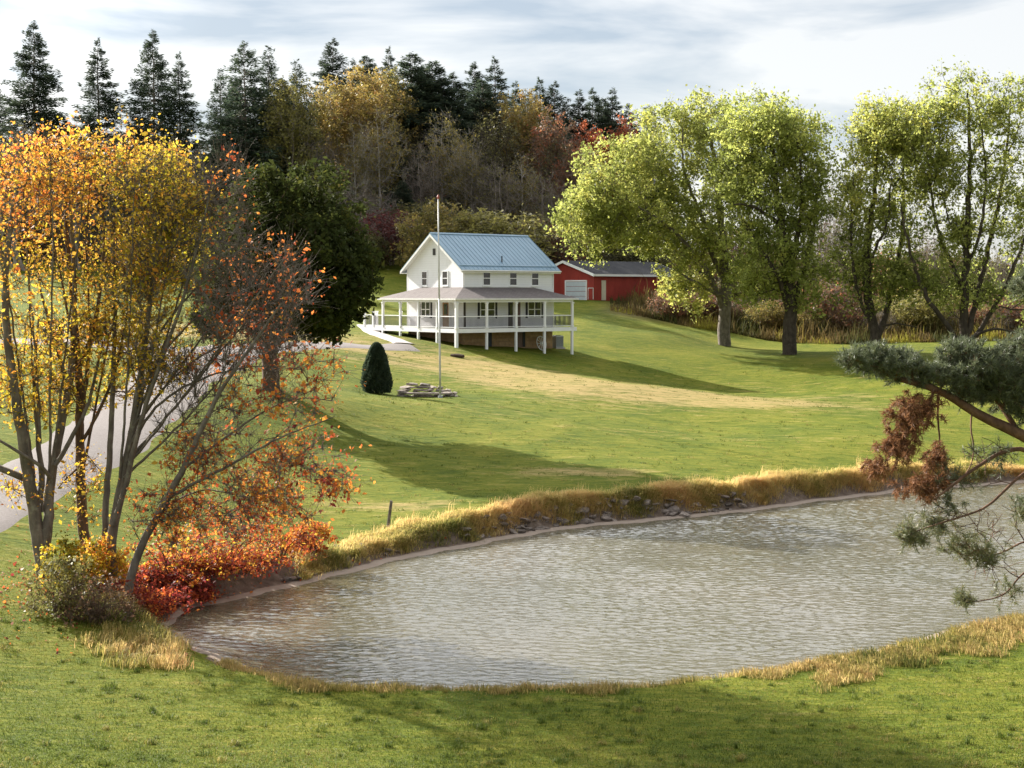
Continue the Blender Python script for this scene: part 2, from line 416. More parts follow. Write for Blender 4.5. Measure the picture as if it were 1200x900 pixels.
# ------------------------------------------------------------------ water
def build_water():
    wx = np.arange(SH[:, 0].min() - .5, SH[:, 0].max() + .5, 0.07)
    wy = np.arange(SH[:, 1].min() - .5, SH[:, 1].max() + .5, 0.05)
    X, Y = np.meshgrid(wx, wy); x, y = X.ravel(), Y.ravel()
    r = np.random.default_rng(3)
    z = np.zeros(len(x))
    for k in range(60):
        lam = 0.125 * (1.075 ** (k % 20)) * r.uniform(.85, 1.15)
        th = R(258) + r.normal(0, .50)          # ripples run towards the near shore
        kx, ky = 2 * math.pi / lam * math.cos(th), 2 * math.pi / lam * math.sin(th)
        z += lam * 0.0052 * np.sin(kx * x + ky * y + r.uniform(0, 6.28))
    gust = 0.72 + 0.22 * np.sin(x * .21 + .8 * np.sin(y * .17)) * np.sin(y * .31 + .7 * np.sin(x * .13)) + .22 * np.sin(x * .5 + 1.7 * np.sin(y * .8 + x * .3)) * np.sin(y * 1.4 + .9 * np.sin(x * .45))
    z *= gust
    nX, nY = len(wx), len(wy)
    i = (np.arange(nY - 1)[:, None] * nX + np.arange(nX - 1)[None]).ravel()
    F = np.stack([i, i + 1, i + 1 + nX, i + nX], 1)
    sd = np.full(len(x), -5.0)
    sd = signed_shore(np.stack([x, y], 1))
    keep = (sd[F] < 0.5).any(1)
    z *= smooth(0.3, -1.5, sd) * .8 + .2
    used = np.unique(F[keep]); mp = -np.ones(len(x), int); mp[used] = np.arange(len(used))
    me = mesh_np("water", np.stack([x, y, z], 1)[used], mp[F[keep]], None, None, True)
    m, nt, out = new_mat("pond water")
    vec = nt.nodes.new("ShaderNodeTexCoord").outputs['Object']
    n1 = noise(nt, 4.5, 3, 0.6, vec=vec, stretch=(0.7, 1.8, 1), dist=0.4)
    n2 = noise(nt, 0.12, 3, 0.5, vec=vec)
    col = ramp(nt, n2, [(0.3, (0.078, 0.072, 0.042)), (0.7, (0.115, 0.102, 0.070))])
    principled(nt, out, col, 0.07, bump(nt, n1, 0.5, 0.04), spec=0.5, **{'IOR': 1.42})
    me.materials.append(m)
    return struct(link("water", me))
build_water()

# ------------------------------------------------------------------ drive and walk, draped on the ground
def ribbon(name, pts, widths, mat, off=0.03, n=160, across=9):
    P = np.array([p[:2] for p in pts], float)
    for _ in range(3):               # corner cutting keeps the curve smooth
        Q = [P[0]]; W = [widths[0]]
        for a, b, wa, wb in zip(P[:-1], P[1:], widths[:-1], widths[1:]):
            Q += [a * .75 + b * .25, a * .25 + b * .75]; W += [wa * .75 + wb * .25, wa * .25 + wb * .75]
        Q.append(P[-1]); W.append(widths[-1]); P = np.array(Q); widths = W
    seg = np.r_[0, np.cumsum(np.linalg.norm(np.diff(P, axis=0), axis=1))]
    s = np.linspace(0, seg[-1], n)
    X = np.interp(s, seg, P[:, 0]); Y = np.interp(s, seg, P[:, 1]); W = np.interp(s, seg, widths)
    T = np.stack([np.gradient(X), np.gradient(Y)], 1); T /= np.linalg.norm(T, axis=1)[:, None]
    NN = np.stack([-T[:, 1], T[:, 0]], 1)
    t = np.linspace(-1, 1, across)
    wob = 1 + 0.05 * np.sin(s * 1.7) + .04 * np.sin(s * .6 + 2)
    V = np.stack([X, Y], 1)[:, None] + NN[:, None] * (W * .5 * wob)[:, None, None] * t[None, :, None]
    V = V.reshape(-1, 2)
    z = ground_z(V[:, 0], V[:, 1]) + off + np.tile(0.03 * (1 - t ** 2) - 0.06 * (np.abs(t) > .99), n)
    i = (np.arange(n - 1)[:, None] * across + np.arange(across - 1)[None]).ravel()
    F = np.stack([i, i + 1, i + 1 + across, i + across], 1)
    return struct(link(name, mesh_np(name, np.column_stack([V, z]), F, mat, None, True)))
def gravel_mat(name, a, b):
    m, nt, out = new_mat(name)
    n = noise(nt, 14, 6, 0.75); n2 = noise(nt, 0.5, 4)
    c = mixc(nt, math2(nt, 'MULTIPLY', n2, 0.5), ramp(nt, n, [(0.3, a), (0.7, b)]), tuple(x * .75 for x in a))
    principled(nt, out, c, 0.95, bump(nt, n, 0.5, 0.03), spec=0.15); return m
M_DRIVE = gravel_mat("gravel drive", (0.19, 0.165, 0.15), (0.34, 0.31, 0.295))
ribbon("driveway", [at(*p) for p in ((-150, 660, 45), (-60, 625, 48.5), (0, 588, 52.5), (60, 552, 57), (105, 525, 62), (150, 490, 70), (195, 455, 80), (222, 430, 88), (255, 413, 96), (310, 406.5, 104), (400, 404, 110), (486, 403.5, 112.5))],
       [3.4, 3.4, 3.4, 3.6, 4.0, 4.4, 5.2, 6.2, 6.0, 4.4, 3.2, 2.6], M_DRIVE, n=260)
ribbon("side_road", [at(*p) for p in ((222, 428, 88.5), (160, 410, 97), (90, 402, 104), (0, 398, 108), (-200, 396, 111))], [5, 5.5, 5.5, 5, 5], M_DRIVE, off=0.045, n=120)
# ------------------------------------------------------------------ mesh builder for hard things
class MB:
    def __init__(s): s.v = []; s.f = []
    def add(s, V, F):
        o = len(s.v); s.v += [tuple(map(float, p)) for p in V]; s.f += [tuple(i + o for i in f) for f in F]; return s
    def box(s, x0, x1, y0, y1, z0, z1):
        return s.add([(x0, y0, z0), (x1, y0, z0), (x1, y1, z0), (x0, y1, z0), (x0, y0, z1), (x1, y0, z1), (x1, y1, z1), (x0, y1, z1)],
                     [(0, 3, 2, 1), (4, 5, 6, 7), (0, 1, 5, 4), (1, 2, 6, 5), (2, 3, 7, 6), (3, 0, 4, 7)])
    def tube(s, p0, p1, r0, r1=None, n=10, cap=True):
        p0, p1 = Vector(p0), Vector(p1); r1 = r0 if r1 is None else r1
        d = (p1 - p0).normalized(); a = d.orthogonal().normalized(); b = d.cross(a)
        V = []
        for p, r in ((p0, r0), (p1, r1)):
            V += [p + (a * math.cos(2 * math.pi * i / n) + b * math.sin(2 * math.pi * i / n)) * r for i in range(n)]
        F = [(i, (i + 1) % n, n + (i + 1) % n, n + i) for i in range(n)]
        if cap: F += [tuple(range(n))[::-1], tuple(range(n, 2 * n))]
        return s.add(V, F)
    def slab(s, P, t):               # polygon P thickened by vector t
        n = len(P); P = [Vector(p) for p in P]; t = Vector(t)
        V = P + [p + t for p in P]
        F = [tuple(range(n))[::-1], tuple(range(n, 2 * n))] + [(i, (i + 1) % n, n + (i + 1) % n, n + i) for i in range(n)]
        return s.add(V, F)
    def build(s, name, mat, parent=None, bevel=0.0, shade=False):
        me = bpy.data.meshes.new(name); me.from_pydata(s.v, [], s.f); me.update()
        import bmesh
        bm = bmesh.new(); bm.from_mesh(me); bmesh.ops.recalc_face_normals(bm, faces=bm.faces)
        if bevel:
            bmesh.ops.bevel(bm, geom=[e for e in bm.edges if e.is_manifold and e.calc_face_angle(0) > .6], offset=bevel, segments=1, affect='EDGES')
        bm.to_mesh(me); bm.free()
        if shade: me.polygons.foreach_set("use_smooth", [True] * len(me.polygons))
        me.materials.append(mat)
        return link(name, me, parent)

# ------------------------------------------------------------------ materials of the buildings
def siding_mat(name, col, pitch=0.2, vertical=False, dirt=0.08, rough=0.55):
    m, nt, out = new_mat(name)
    tc = nt.nodes.new("ShaderNodeTexCoord").outputs['Object']
    sep = N(nt, "ShaderNodeSeparateXYZ", {0: tc})
    co = math2(nt, 'ADD', sep.outputs[0], sep.outputs[1]) if vertical else sep.outputs[2]
    fr = math2(nt, 'FRACT', math2(nt, 'DIVIDE', co, pitch))
    gap = math2(nt, 'LESS_THAN', fr, 0.07)
    h = math2(nt, 'SUBTRACT', math2(nt, 'MULTIPLY', fr, 1.0 if not vertical else 0.0), math2(nt, 'MULTIPLY', gap, 1.0))
    n = noise(nt, 1.3, 5, 0.65, vec=tc, stretch=(1, 1, 0.35))
    c = ramp(nt, n, [(0.3, tuple(x * (1 - dirt * 2) for x in col)), (0.65, col)])
    c = mixc(nt, math2(nt, 'MULTIPLY', gap, 0.3), c, tuple(x * .45 for x in col))
    principled(nt, out, c, rough, bump(nt, h, 0.35, 0.02), spec=0.3); return m
M_SIDING = siding_mat("white lap siding", (0.87, 0.88, 0.90), 0.19, False, 0.02)
M_TRIM = simple_mat("white painted trim", (0.87, 0.875, 0.88), 0.5, 0.04, 2.0)
M_FASCIA = simple_mat("weathered white fascia", (0.74, 0.74, 0.72), 0.55, 0.10, 4.0)
M_CEIL = simple_mat("porch ceiling paint", (0.74, 0.70, 0.62), 0.6, 0.05, 2.0)
def glass_mat():
    m, nt, out = new_mat("dark window glass")
    n = noise(nt, 1.8, 3)
    principled(nt, out, ramp(nt, n, [(0.35, (0.012, 0.013, 0.016)), (0.7, (0.05, 0.05, 0.055))]), 0.05, spec=0.6); return m
M_GLASS = glass_mat()
M_SHUTTER = simple_mat("black shutters", (0.018, 0.018, 0.02), 0.5, 0.2)
M_DARKDOOR = simple_mat("dark brown door", (0.06, 0.045, 0.04), 0.5, 0.2)
M_BROWNDOOR = simple_mat("brown stained door", (0.15, 0.085, 0.07), 0.45, 0.2)
M_ORANGE = simple_mat("oak door", (0.34, 0.18, 0.07), 0.45, 0.25, 4.0)
M_BLUEDOOR = simple_mat("navy basement door", (0.012, 0.018, 0.035), 0.45, 0.2)
M_DECK = simple_mat("deck boards", (0.42, 0.39, 0.37), 0.75, 0.12, 3.0)
M_BALUSTER = simple_mat("dark balusters", (0.10, 0.095, 0.10), 0.45, 0.1)
def metal_roof_mat():
    m, nt, out = new_mat("blue standing seam roof")
    tc = nt.nodes.new("ShaderNodeTexCoord").outputs['Object']
    n = noise(nt, 0.9, 5, 0.6, vec=tc, stretch=(1.5, .4, .4)); n2 = noise(nt, 9, 3, vec=tc)
    c = ramp(nt, n, [(0.25, (0.145, 0.255, 0.350)), (0.7, (0.205, 0.335, 0.440))])
    principled(nt, out, c, 0.42, bump(nt, n2, 0.05, 0.01), metal=0.0, spec=0.5); return m
M_ROOF = metal_roof_mat()
def shingle_mat(name, c1, c2):
    m, nt, out = new_mat(name)
    tc = nt.nodes.new("ShaderNodeTexCoord").outputs['Object']
    b = N(nt, "ShaderNodeTexBrick", {'Vector': tc, 'Color1': (*c1, 1), 'Color2': (*c2, 1), 'Mortar': (*[x * .6 for x in c1], 1), 'Scale': 1.0,
                                     'Mortar Size': 0.012, 'Brick Width': 0.32, 'Row Height': 0.15})
    n = noise(nt, 1.2, 5, 0.65, vec=tc)
    c = mixc(nt, math2(nt, 'MULTIPLY', n, 0.55), b.outputs[0], tuple(x * 1.25 for x in c2))
    principled(nt, out, c, 0.9, bump(nt, b.outputs['Fac'], -0.2, 0.01), spec=0.2); return m
M_SHINGLE = shingle_mat("grey brown shingles", (0.125, 0.108, 0.104), (0.19, 0.168, 0.162))
M_BARNROOF = shingle_mat("charcoal shingles", (0.012, 0.013, 0.017), (0.024, 0.025, 0.030))
def stone_mat():
    m, nt, out = new_mat("brown stone foundation")
    tc = nt.nodes.new("ShaderNodeTexCoord").outputs['Object']
    sep = N(nt, "ShaderNodeSeparateXYZ", {0: tc})
    v = N(nt, "ShaderNodeCombineXYZ", {0: math2(nt, 'ADD', sep.outputs[0], sep.outputs[1]), 1: sep.outputs[2], 2: 0.0}).outputs[0]
    b = N(nt, "ShaderNodeTexBrick", {'Vector': v, 'Color1': (0.38, 0.22, 0.11, 1), 'Color2': (0.52, 0.36, 0.20, 1), 'Mortar': (0.24, 0.19, 0.14, 1),
                                     'Scale': 1.0, 'Mortar Size': 0.02, 'Brick Width': 0.62, 'Row Height': 0.27, 'Bias': 0.0})
    n = noise(nt, 2.2, 6, 0.7, vec=tc)
    c = mixc(nt, 0.65, b.outputs[0], ramp(nt, n, [(0.3, (0.20, 0.12, 0.07)), (0.6, (0.42, 0.28, 0.15)), (0.75, (0.54, 0.42, 0.28))]))
    principled(nt, out, c, 0.9, bump(nt, math2(nt, 'SUBTRACT', n, math2(nt, 'MULTIPLY', b.outputs['Fac'], .5)), 0.6, 0.05), spec=0.2); return m
M_STONE = stone_mat()
M_BARN = siding_mat("barn red board siding", (0.36, 0.045, 0.032), 0.28, True, 0.16, 0.65)
M_BARNDOOR = simple_mat("pale overhead door", (0.55, 0.60, 0.64), 0.5, 0.06)
M_CREAM = simple_mat("cream door", (0.62, 0.56, 0.45), 0.55, 0.06)
M_AC = simple_mat("grey painted metal", (0.36, 0.38, 0.40), 0.45, 0.1, metal=0.2)
M_BLACK = simple_mat("black rubber", (0.02, 0.02, 0.02), 0.6, 0.1)
M_CONC = gravel_mat("pale concrete walk", (0.42, 0.38, 0.36), (0.56, 0.52, 0.50))

# ------------------------------------------------------------------ the farmhouse
ALPHA = R(38.0)
HX, HY, HB = -3.87, 118.0, 4.6        # near corner of the house walls and the level its heights are counted from
L, W, PD = 9.3, 7.95, 2.4             # long side, gable side, porch depth
ZF, ZE, ZT, ZR = 6.82 - HB, 11.62 - HB, 10.0 - HB, 14.35 - HB   # porch floor, eave, top of porch roof, ridge
ZPE = 9.12 - HB                       # porch eave
EXT = 2.9                             # the deck goes on past the porch roof
def h2w(x, y):
    c, s = math.cos(ALPHA), math.sin(ALPHA)
    return HX + x * c - y * s, HY + x * s + y * c
def hgz(x, y): return gz(*h2w(x, y)) - HB
house = thing("farmhouse", "white two-storey farmhouse with blue metal roof and wraparound porch", "house", (HX, HY, HB), ALPHA)
# body: walls with gables
b = MB()
prof = [(0, ZF - .12), (W, ZF - .12), (W, ZE), (W / 2, ZR - 0.06), (0, ZE)]
b.add([(0, y, z) for y, z in prof] + [(L, y, z) for y, z in prof], [(0, 4, 3, 2, 1), (5, 6, 7, 8, 9)] + [(i, (i + 1) % 5, 5 + (i + 1) % 5, 5 + i) for i in range(5)])
b.build("wall", M_SIDING, house)
MB().box(.06, L - .06, .06, W - .06, -2.2, ZF - .125).build("foundation", M_STONE, house)
# main roof: two slabs with standing seams
slope = (ZR - ZE) / (W / 2); ov, oe = 0.42, 0.38
roof = MB()
for s in (0, 1):
    Y = (lambda y: y) if s == 0 else (lambda y: W - y)
    e0, e1 = -oe, W / 2
    P = [(-ov, Y(e0), ZE - oe * slope + .05), (L + ov, Y(e0), ZE - oe * slope + .05), (L + ov, Y(e1), ZR + .05), (-ov, Y(e1), ZR + .05)]
    roof.slab(P, (0, 0, .07))
    k = int((L + 2 * ov) / .42)
    for i in range(k + 1):
        x = -ov + .02 + i * (L + 2 * ov - .06) / k
        roof.slab([(x, Y(e0 + .01), ZE - (oe - .01) * slope + .122), (x + .025, Y(e0 + .01), ZE - (oe - .01) * slope + .122), (x + .025, Y(e1 - .03), ZR - .03 * slope + .122), (x, Y(e1 - .03), ZR - .03 * slope + .122)], (0, 0, .03))
rf = roof.build("roof", M_ROOF, house)
MB().slab([(-ov, W / 2 - .16, ZR + .045), (L + ov, W / 2 - .16, ZR + .045), (L + ov, W / 2, ZR + .16), (-ov, W / 2, ZR + .16)], (0, 0, .03)).slab([(-ov, W / 2, ZR + .162), (L + ov, W / 2, ZR + .162), (L + ov, W / 2 + .16, ZR + .047), (-ov, W / 2 + .16, ZR + .047)], (0, 0, .03)).build("ridge_cap", M_ROOF, rf)
y_ = 0.55
MB().tube((4.3, y_, ZE + y_ * slope), (4.3, y_, ZE + y_ * slope + .62), .05, n=8).build("vent_pipe", M_BLACK, rf)
# snow bar low on the front slope
MB().slab([(-ov + .1, -.02, ZE + .155), (L + ov - .1, -.02, ZE + .155), (L + ov - .1, .05, ZE + .155 + .05 * slope), (-ov + .1, .05, ZE + .155 + .05 * slope)], (0, 0, .05)).build("snow_bar", M_ROOF, rf)
# rake and eave trim, gutter
t = MB()
for x in (-ov - .03, L + ov):
    for s in (0, 1):
        Y = (lambda y: y) if s == 0 else (lambda y: W - y)
        t.slab([(x, Y(-oe), ZE - oe * slope - .16), (x, Y(W / 2), ZR - .16), (x, Y(W / 2), ZR + .045), (x, Y(-oe), ZE - oe * slope + .045)], (.03, 0, 0))
for y in (-oe - .03, W + oe):
    t.box(-ov, L + ov, y, y + .03, ZE - oe * slope - .14, ZE - oe * slope + .045)
t.build("fascia", M_FASCIA, house)
s_ = MB()   # soffits
s_.box(-ov, L + ov, -oe, -.002, ZE - oe * slope - .10, ZE - oe * slope - .07).box(-ov, L + ov, W + .002, W + oe, ZE - oe * slope - .10, ZE - oe * slope - .07)
for x0, x1 in ((-ov, -.002), (L + .002, L + ov)):
    for s in (0, 1):
        Y = (lambda y: y) if s == 0 else (lambda y: W - y)
        s_.slab([(x0, Y(-oe), ZE - oe * slope - .02), (x1, Y(-oe), ZE - oe * slope - .02), (x1, Y(W / 2), ZR - .02), (x0, Y(W / 2), ZR - .02)], (0, 0, -.02))
s_.build("soffit", M_TRIM, house)
MB().tube((-ov, -oe - .09, ZE - oe * slope + .02), (L + ov, -oe - .09, ZE - oe * slope + .02), .06, n=8).build("gutter", M_FASCIA, house)
for x in (0.1, L - .1):
    MB().tube((x, -.07, ZE - .35), (x, -.07, ZT + .05), .035, n=8).tube((x, -oe - .08, ZE - oe * slope), (x, -.07, ZE - .36), .035, n=8).build("downspout", M_TRIM, house)
for x, y in ((-.012, -.012), (L - .1, -.012), (-.012, W - .1)):
    MB().box(x, x + .112, y, y + .112, ZF - .1, ZE - .02).build("corner_board", M_TRIM, house)

# windows: frame, glass, sash bars; wall 'f' is the front (y = 0), 'g' the gable (x = 0)
def on_wall(wall, a0, a1, z0, z1, d0, d1):
    """box on a wall: a along the wall, d outwards"""
    if wall == 'f': return (a0, a1, -d1, -d0, z0, z1)
    return (-d1, -d0, a0, a1, z0, z1)
def window(wall, a, z0, w, h, pair=False, shutters=False):
    f = MB(); t_ = .085
    for q in ((a - w / 2 - t_, a + w / 2 + t_, z0 + h, z0 + h + t_), (a - w / 2 - t_, a + w / 2 + t_, z0 - t_, z0), (a - w / 2 - t_, a - w / 2, z0, z0 + h), (a + w / 2, a + w / 2 + t_, z0, z0 + h)):
        f.box(*on_wall(wall, *q, .002, .05))
    o = f.build("window", M_TRIM, house)
    MB().box(*on_wall(wall, a - w / 2, a + w / 2, z0, z0 + h, .003, .018)).build("pane", M_GLASS, o)
    s = MB().box(*on_wall(wall, a - w / 2, a + w / 2, z0 + h * .47, z0 + h * .53, .020, .042))
    if pair: s.box(*on_wall(wall, a - .05, a + .05, z0, z0 + h * .468, .020, .045)).box(*on_wall(wall, a - .05, a + .05, z0 + h * .532, z0 + h, .020, .045))
    s.build("sash", M_TRIM, o)
    MB().box(*on_wall(wall, a - w / 2 - .12, a + w / 2 + .12, z0 - t_ - .05, z0 - t_ - .002, .003, .09)).build("sill", M_TRIM, o)
    if shutters:
        for q in (a - w / 2 - t_ - .22, a + w / 2 + t_ + .02):
            MB().box(*on_wall(wall, q, q + .2, z0 - .12, z0 + h + .1, .003, .035)).build("shutter", M_SHUTTER, house)
zu, hu = 10.27 - HB, 1.06
for a in (2.32, 5.02, 7.3): window('f', a, zu, .66, hu)
for a in (2.45, 5.35): window('g', a, zu, .66, hu)
vt = MB().box(*on_wall('g', 3.80, 4.15, 12.68 - HB, 13.22 - HB, .003, .04)).build("attic_vent", M_SHUTTER, house)
sl = MB()
for i in range(5): sl.box(*on_wall('g', 3.82, 4.13, 12.72 - HB + i * .1, 12.75 - HB + i * .1, .042, .06))
sl.build("louvre", M_DARKDOOR, vt)
zl, hl = 7.68 - HB, 1.18
window('f', 2.4, zl, 1.35, hl, True, True); window('f', 7.25, zl, 1.25, hl, True, True); window('g', 5.2, zl, 1.2, hl, True, True)
def door(wall, a, w, mat, z0=ZF, h=2.08, glass=False, name="door"):
    f = MB()
    for q in ((a - w / 2 - .09, a - w / 2, z0, z0 + h + .09), (a + w / 2, a + w / 2 + .09, z0, z0 + h + .09), (a - w / 2, a + w / 2, z0 + h, z0 + h + .09)):
        f.box(*on_wall(wall, *q, .003, .05))
    fr = f.build("door_frame", M_TRIM, house)
    d = MB().box(*on_wall(wall, a - w / 2, a + w / 2, z0, z0 + h, .003, .03))
    d.box(*on_wall(wall, a - w * .36, a - w * .04, z0 + .2, z0 + .85, .032, .042)).box(*on_wall(wall, a + w * .04, a + w * .36, z0 + .2, z0 + .85, .032, .042))
    o = d.build(name, mat, house)
    if glass: MB().box(*on_wall(wall, a - w * .3, a + w * .3, z0 + 1.05, z0 + h - .18, .032, .038)).build("door_glass", M_GLASS, o)
    k = a + w * .42
    MB().tube((k, -.03, z0 + 1.0) if wall == 'f' else (-.03, k, z0 + 1.0), (k, -.09, z0 + 1.0) if wall == 'f' else (-.09, k, z0 + 1.0), .03, n=8).build("handle", M_AC, o)
door('g', 2.35, .86, M_ORANGE, glass=True)
door('f', 5.45, .62, M_BROWNDOOR)
door('f', 4.72, .5, M_DARKDOOR, glass=True)
MB().box(*on_wall('f', .02, .2, ZF + .05, ZF + 2.05, .014, .06)).build("porch_shutter", M_DARKDOOR, house)
# basement openings behind the porch posts
MB().box(2.35, 2.85, -.0, .05, -.6, ZF - .3).build("basement_door", M_BLUEDOOR, house)
MB().box(5.5, 6.0, -.0, .05, .6, ZF - .3).build("basement_window", M_BROWNDOOR, house)
MB().box(6.05, 6.3, -.0, .05, .6, ZF - .3).build("basement_shutter", M_SHUTTER, house)

# porch: deck, roof, posts, rails
YE = W                                 # back end of the porch roof on the gable side
pf = MB()
pf.box(-PD, L + .12, -PD, -.03, ZF - .07, ZF).box(-PD, -.03, -.03, YE + EXT, ZF - .07, ZF)
deck = pf.build("porch_floor", M_DECK, house)
rim = MB()
rim.box(-PD - .05, L + .45, -PD - .05, -PD - .005, ZF - .30, ZF + .01).box(-PD - .05, -PD - .005, -PD - .004, YE + EXT, ZF - .30, ZF + .01)
rim.box(-PD, -.03, YE + EXT + .003, YE + EXT + .04, ZF - .3, ZF + .01).box(L + .122, L + .16, -PD, 0, ZF - .3, ZF + .01)
rim.build("rim_board", M_TRIM, deck)
jo = MB()
for i in range(22): jo.box(-PD + .3 + i * .52, -PD + .34 + i * .52, -PD + .01, -.04, ZF - .26, ZF - .072)
jo.build("joist", M_DARKDOOR, deck)
o_ = .25
A = {"ne": (L + .55, -PD - o_), "c": (-PD - o_, -PD - o_), "nw": (-PD - o_, YE + .5)}
def p3(x, y, z): return (x, y, z)
pr = MB(); th = (0, 0, .07)
pr.slab([p3(-PD - o_, -PD - o_, ZPE), p3(L + .45, -PD - o_, ZPE), p3(L - 2.2, -.004, ZT), p3(-.004, -.004, ZT)], th)
pr.slab([p3(L + .45, -PD - o_, ZPE), p3(L + .45, -.004, ZPE + .04), p3(L - 2.2, -.004, ZT)], th)
pr.slab([p3(-PD - o_, -PD - o_, ZPE), p3(-.004, -.004, ZT), p3(-.004, W - 2.2, ZT), p3(-PD - o_, YE + .45, ZPE)], th)
pr.slab([p3(-PD - o_, YE + .45, ZPE), p3(-.004, W - 2.2, ZT), p3(-.004, YE + .45, ZPE + .04)], th)
proof = pr.build("porch_roof", M_SHINGLE, house)
pb = MB()
zb0, zb1 = ZPE - .24, ZPE - .01
pb.box(-PD - .06, L + .06, -PD - .06, -PD + .1, zb0, zb1).box(-PD - .06, -PD + .1, -PD + .102, YE + .06, zb0, zb1)
pb.box(-PD + .102, -.03, YE - .1, YE + .06, zb0, zb1).box(L - .1, L + .06, -PD + .102, -.03, zb0, zb1)
pb.build("porch_beam", M_TRIM, house)
fb = MB()
fb.box(-PD - o_ - .02, L + .47, -PD - o_ - .03, -PD - o_ - .002, ZPE - .06, ZPE + .075).box(-PD - o_ - .03, -PD - o_ - .002, -PD - o_, YE + .45, ZPE - .06, ZPE + .075)
fb.box(L + .452, L + .48, -PD - o_, 0, ZPE - .06, ZPE + .075)
fb.build("porch_fascia", M_FASCIA, house)
MB().box(-PD + .1, L - .1, -PD + .1, -.02, ZPE - .02, ZPE - .005).box(-PD + .1, -.02, -.018, YE - .1, ZPE - .02, ZPE - .005).build("porch_ceiling", M_CEIL, house)
MB().slab([(-.02, -.02, ZT + .02), (L - 1.9, -.02, ZT + .02), (L - 1.9, -.02, ZT + .12), (-.02, -.02, ZT + .12)], (0, .015, 0)).build("flashing", M_FASCIA, house)
posts = [(-PD, -PD)] + [(-PD + (L + PD) / 4 * i, -PD) for i in range(1, 5)] + [(-PD, -PD + (W + PD) / 4 * i) for i in range(1, 5)]
for (x, y) in posts:
    g = hgz(x, y); r_ = .085 if (x, y) != (-PD, -PD) else .11
    m_ = MB().box(x - r_, x + r_, y - r_, y + r_, ZF + .012, zb0 - .002)
    m_.box(x - r_ - .03, x + r_ + .03, y - r_ - .03, y + r_ + .03, zb0 - .12, zb0 - .003)
    m_.box(x - r_ - .025, x + r_ + .025, y - r_ - .025, y + r_ + .025, ZF + .011, ZF + .15)
    m_.build("porch_post", M_TRIM, house)
    MB().box(x - r_, x + r_, y - r_ + .02, y + r_ + .02, min(g - .4, -1.0), ZF - .31).build("support_post", M_TRIM, house)
def rail(p, q):
    p, q = Vector(p), Vector(q); d = (q - p); n = d.length; d.normalize(); nrm = Vector((-d.y, d.x))
    def bar(z0, z1, hw):
        c = [p + d * .08 + nrm * hw, q - d * .08 + nrm * hw, q - d * .08 - nrm * hw, p + d * .08 - nrm * hw]
        return [(v.x, v.y, z0) for v in c], (0, 0, z1 - z0)
    m_ = MB()
    m_.slab(*bar(ZF + .93, ZF + 1.0, .05)); m_.slab(*bar(ZF + .10, ZF + .15, .03))
    for c in (p + d * .10, q - d * .10):
        m_.box(c.x - .025, c.x + .025, c.y - .025, c.y + .025, ZF + .14, ZF + .94)
    o = m_.build("railing", M_TRIM, house)
    bl = MB()
    k = int((n - .2) / .105)
    for i in range(k):
        c = p + d * (.12 + (n - .24) * i / max(1, k - 1))
        bl.box(c.x - .011, c.x + .011, c.y - .011, c.y + .011, ZF + .152, ZF + .928)
    bl.build("baluster", M_BALUSTER, o)
fr = posts[:5]; sd_ = [posts[0]] + posts[5:]
for a, c in zip(fr[:-1], fr[1:]): rail(a, c)
for a, c in zip(sd_[:-1], sd_[1:]): rail(a, c)
rail((L, -PD), (L, -.05))
ex = [(-PD, W), (-PD, W + EXT - .08), (-1.0, W + EXT - .08)]
for a, c in zip(ex[:-1], ex[1:]): rail(a, c)
for x, y in ((-PD, W + EXT * .5), (-PD, W + EXT - .08), (-1.2, W + EXT - .08), (-.25, W + .6)):
    m_ = MB().box(x - .09, x + .09, y - .09, y + .09, ZF + .012, ZF + 1.22).box(x - .12, x + .12, y - .12, y + .12, ZF + 1.22, ZF + 1.28)
    m_.build("newel_post", M_TRIM, house)

# air conditioner, ornaments by the basement wall
x, y = h2w(L + .75, .45)
ac = thing("air_conditioner", "grey air conditioning unit beside the stone basement wall", "air conditioner", (x, y, gz(x, y)), ALPHA)
MB().box(-.4, .4, -.4, .4, .04, 1.02).build("cabinet", M_AC, ac, .03)
g_ = MB()
for i in range(9): g_.box(-.36, .36, -.425, -.402, .16 + i * .09, .19 + i * .09)
g_.build("grille", M_BLACK, ac)
MB().tube((0, 0, 1.022), (0, 0, 1.05), .33, n=20).build("fan_guard", M_BLACK, ac)
MB().box(-.5, .5, -.5, .5, -.2, .038).build("pad", M_CONC, ac)
x, y = h2w(7.35, -1.0)
wh = thing("garden_wheel", "pale old wagon wheel leaning under the porch at its right end", "wheel", (x, y, gz(x, y)), ALPHA + .2)
wh.rotation_euler.x = -.25
def ring(mb, c, rad, r, n=24, ax='y'):
    pts = [Vector((c[0] + rad * math.cos(2 * math.pi * i / n), c[1], c[2] + rad * math.sin(2 * math.pi * i / n))) for i in range(n)]
    for i in range(n): mb.tube(pts[i], pts[(i + 1) % n], r, n=6, cap=False)
m_ = MB(); ring(m_, (0, 0, .62), .58, .04); m_.build("rim", M_FASCIA, wh)
for i in range(5):
    a = math.pi * i / 5
    MB().tube((-.56 * math.cos(a), .0, .62 - .56 * math.sin(a)), (.56 * math.cos(a), 0, .62 + .56 * math.sin(a)), .022, n=6).build("spoke", M_FASCIA, wh)
MB().tube((0, -.1, .62), (0, .1, .62), .09, n=10).build("hub", M_FASCIA, wh)

# concrete walk up to the deck
ribbon("walkway", [at(428, 386, 128), at(437, 391, 122.5), at(452, 397, 118), at(474, 403, 113.6)], [1.5, 1.5, 1.6, 1.9], M_CONC, off=0.05, n=60)

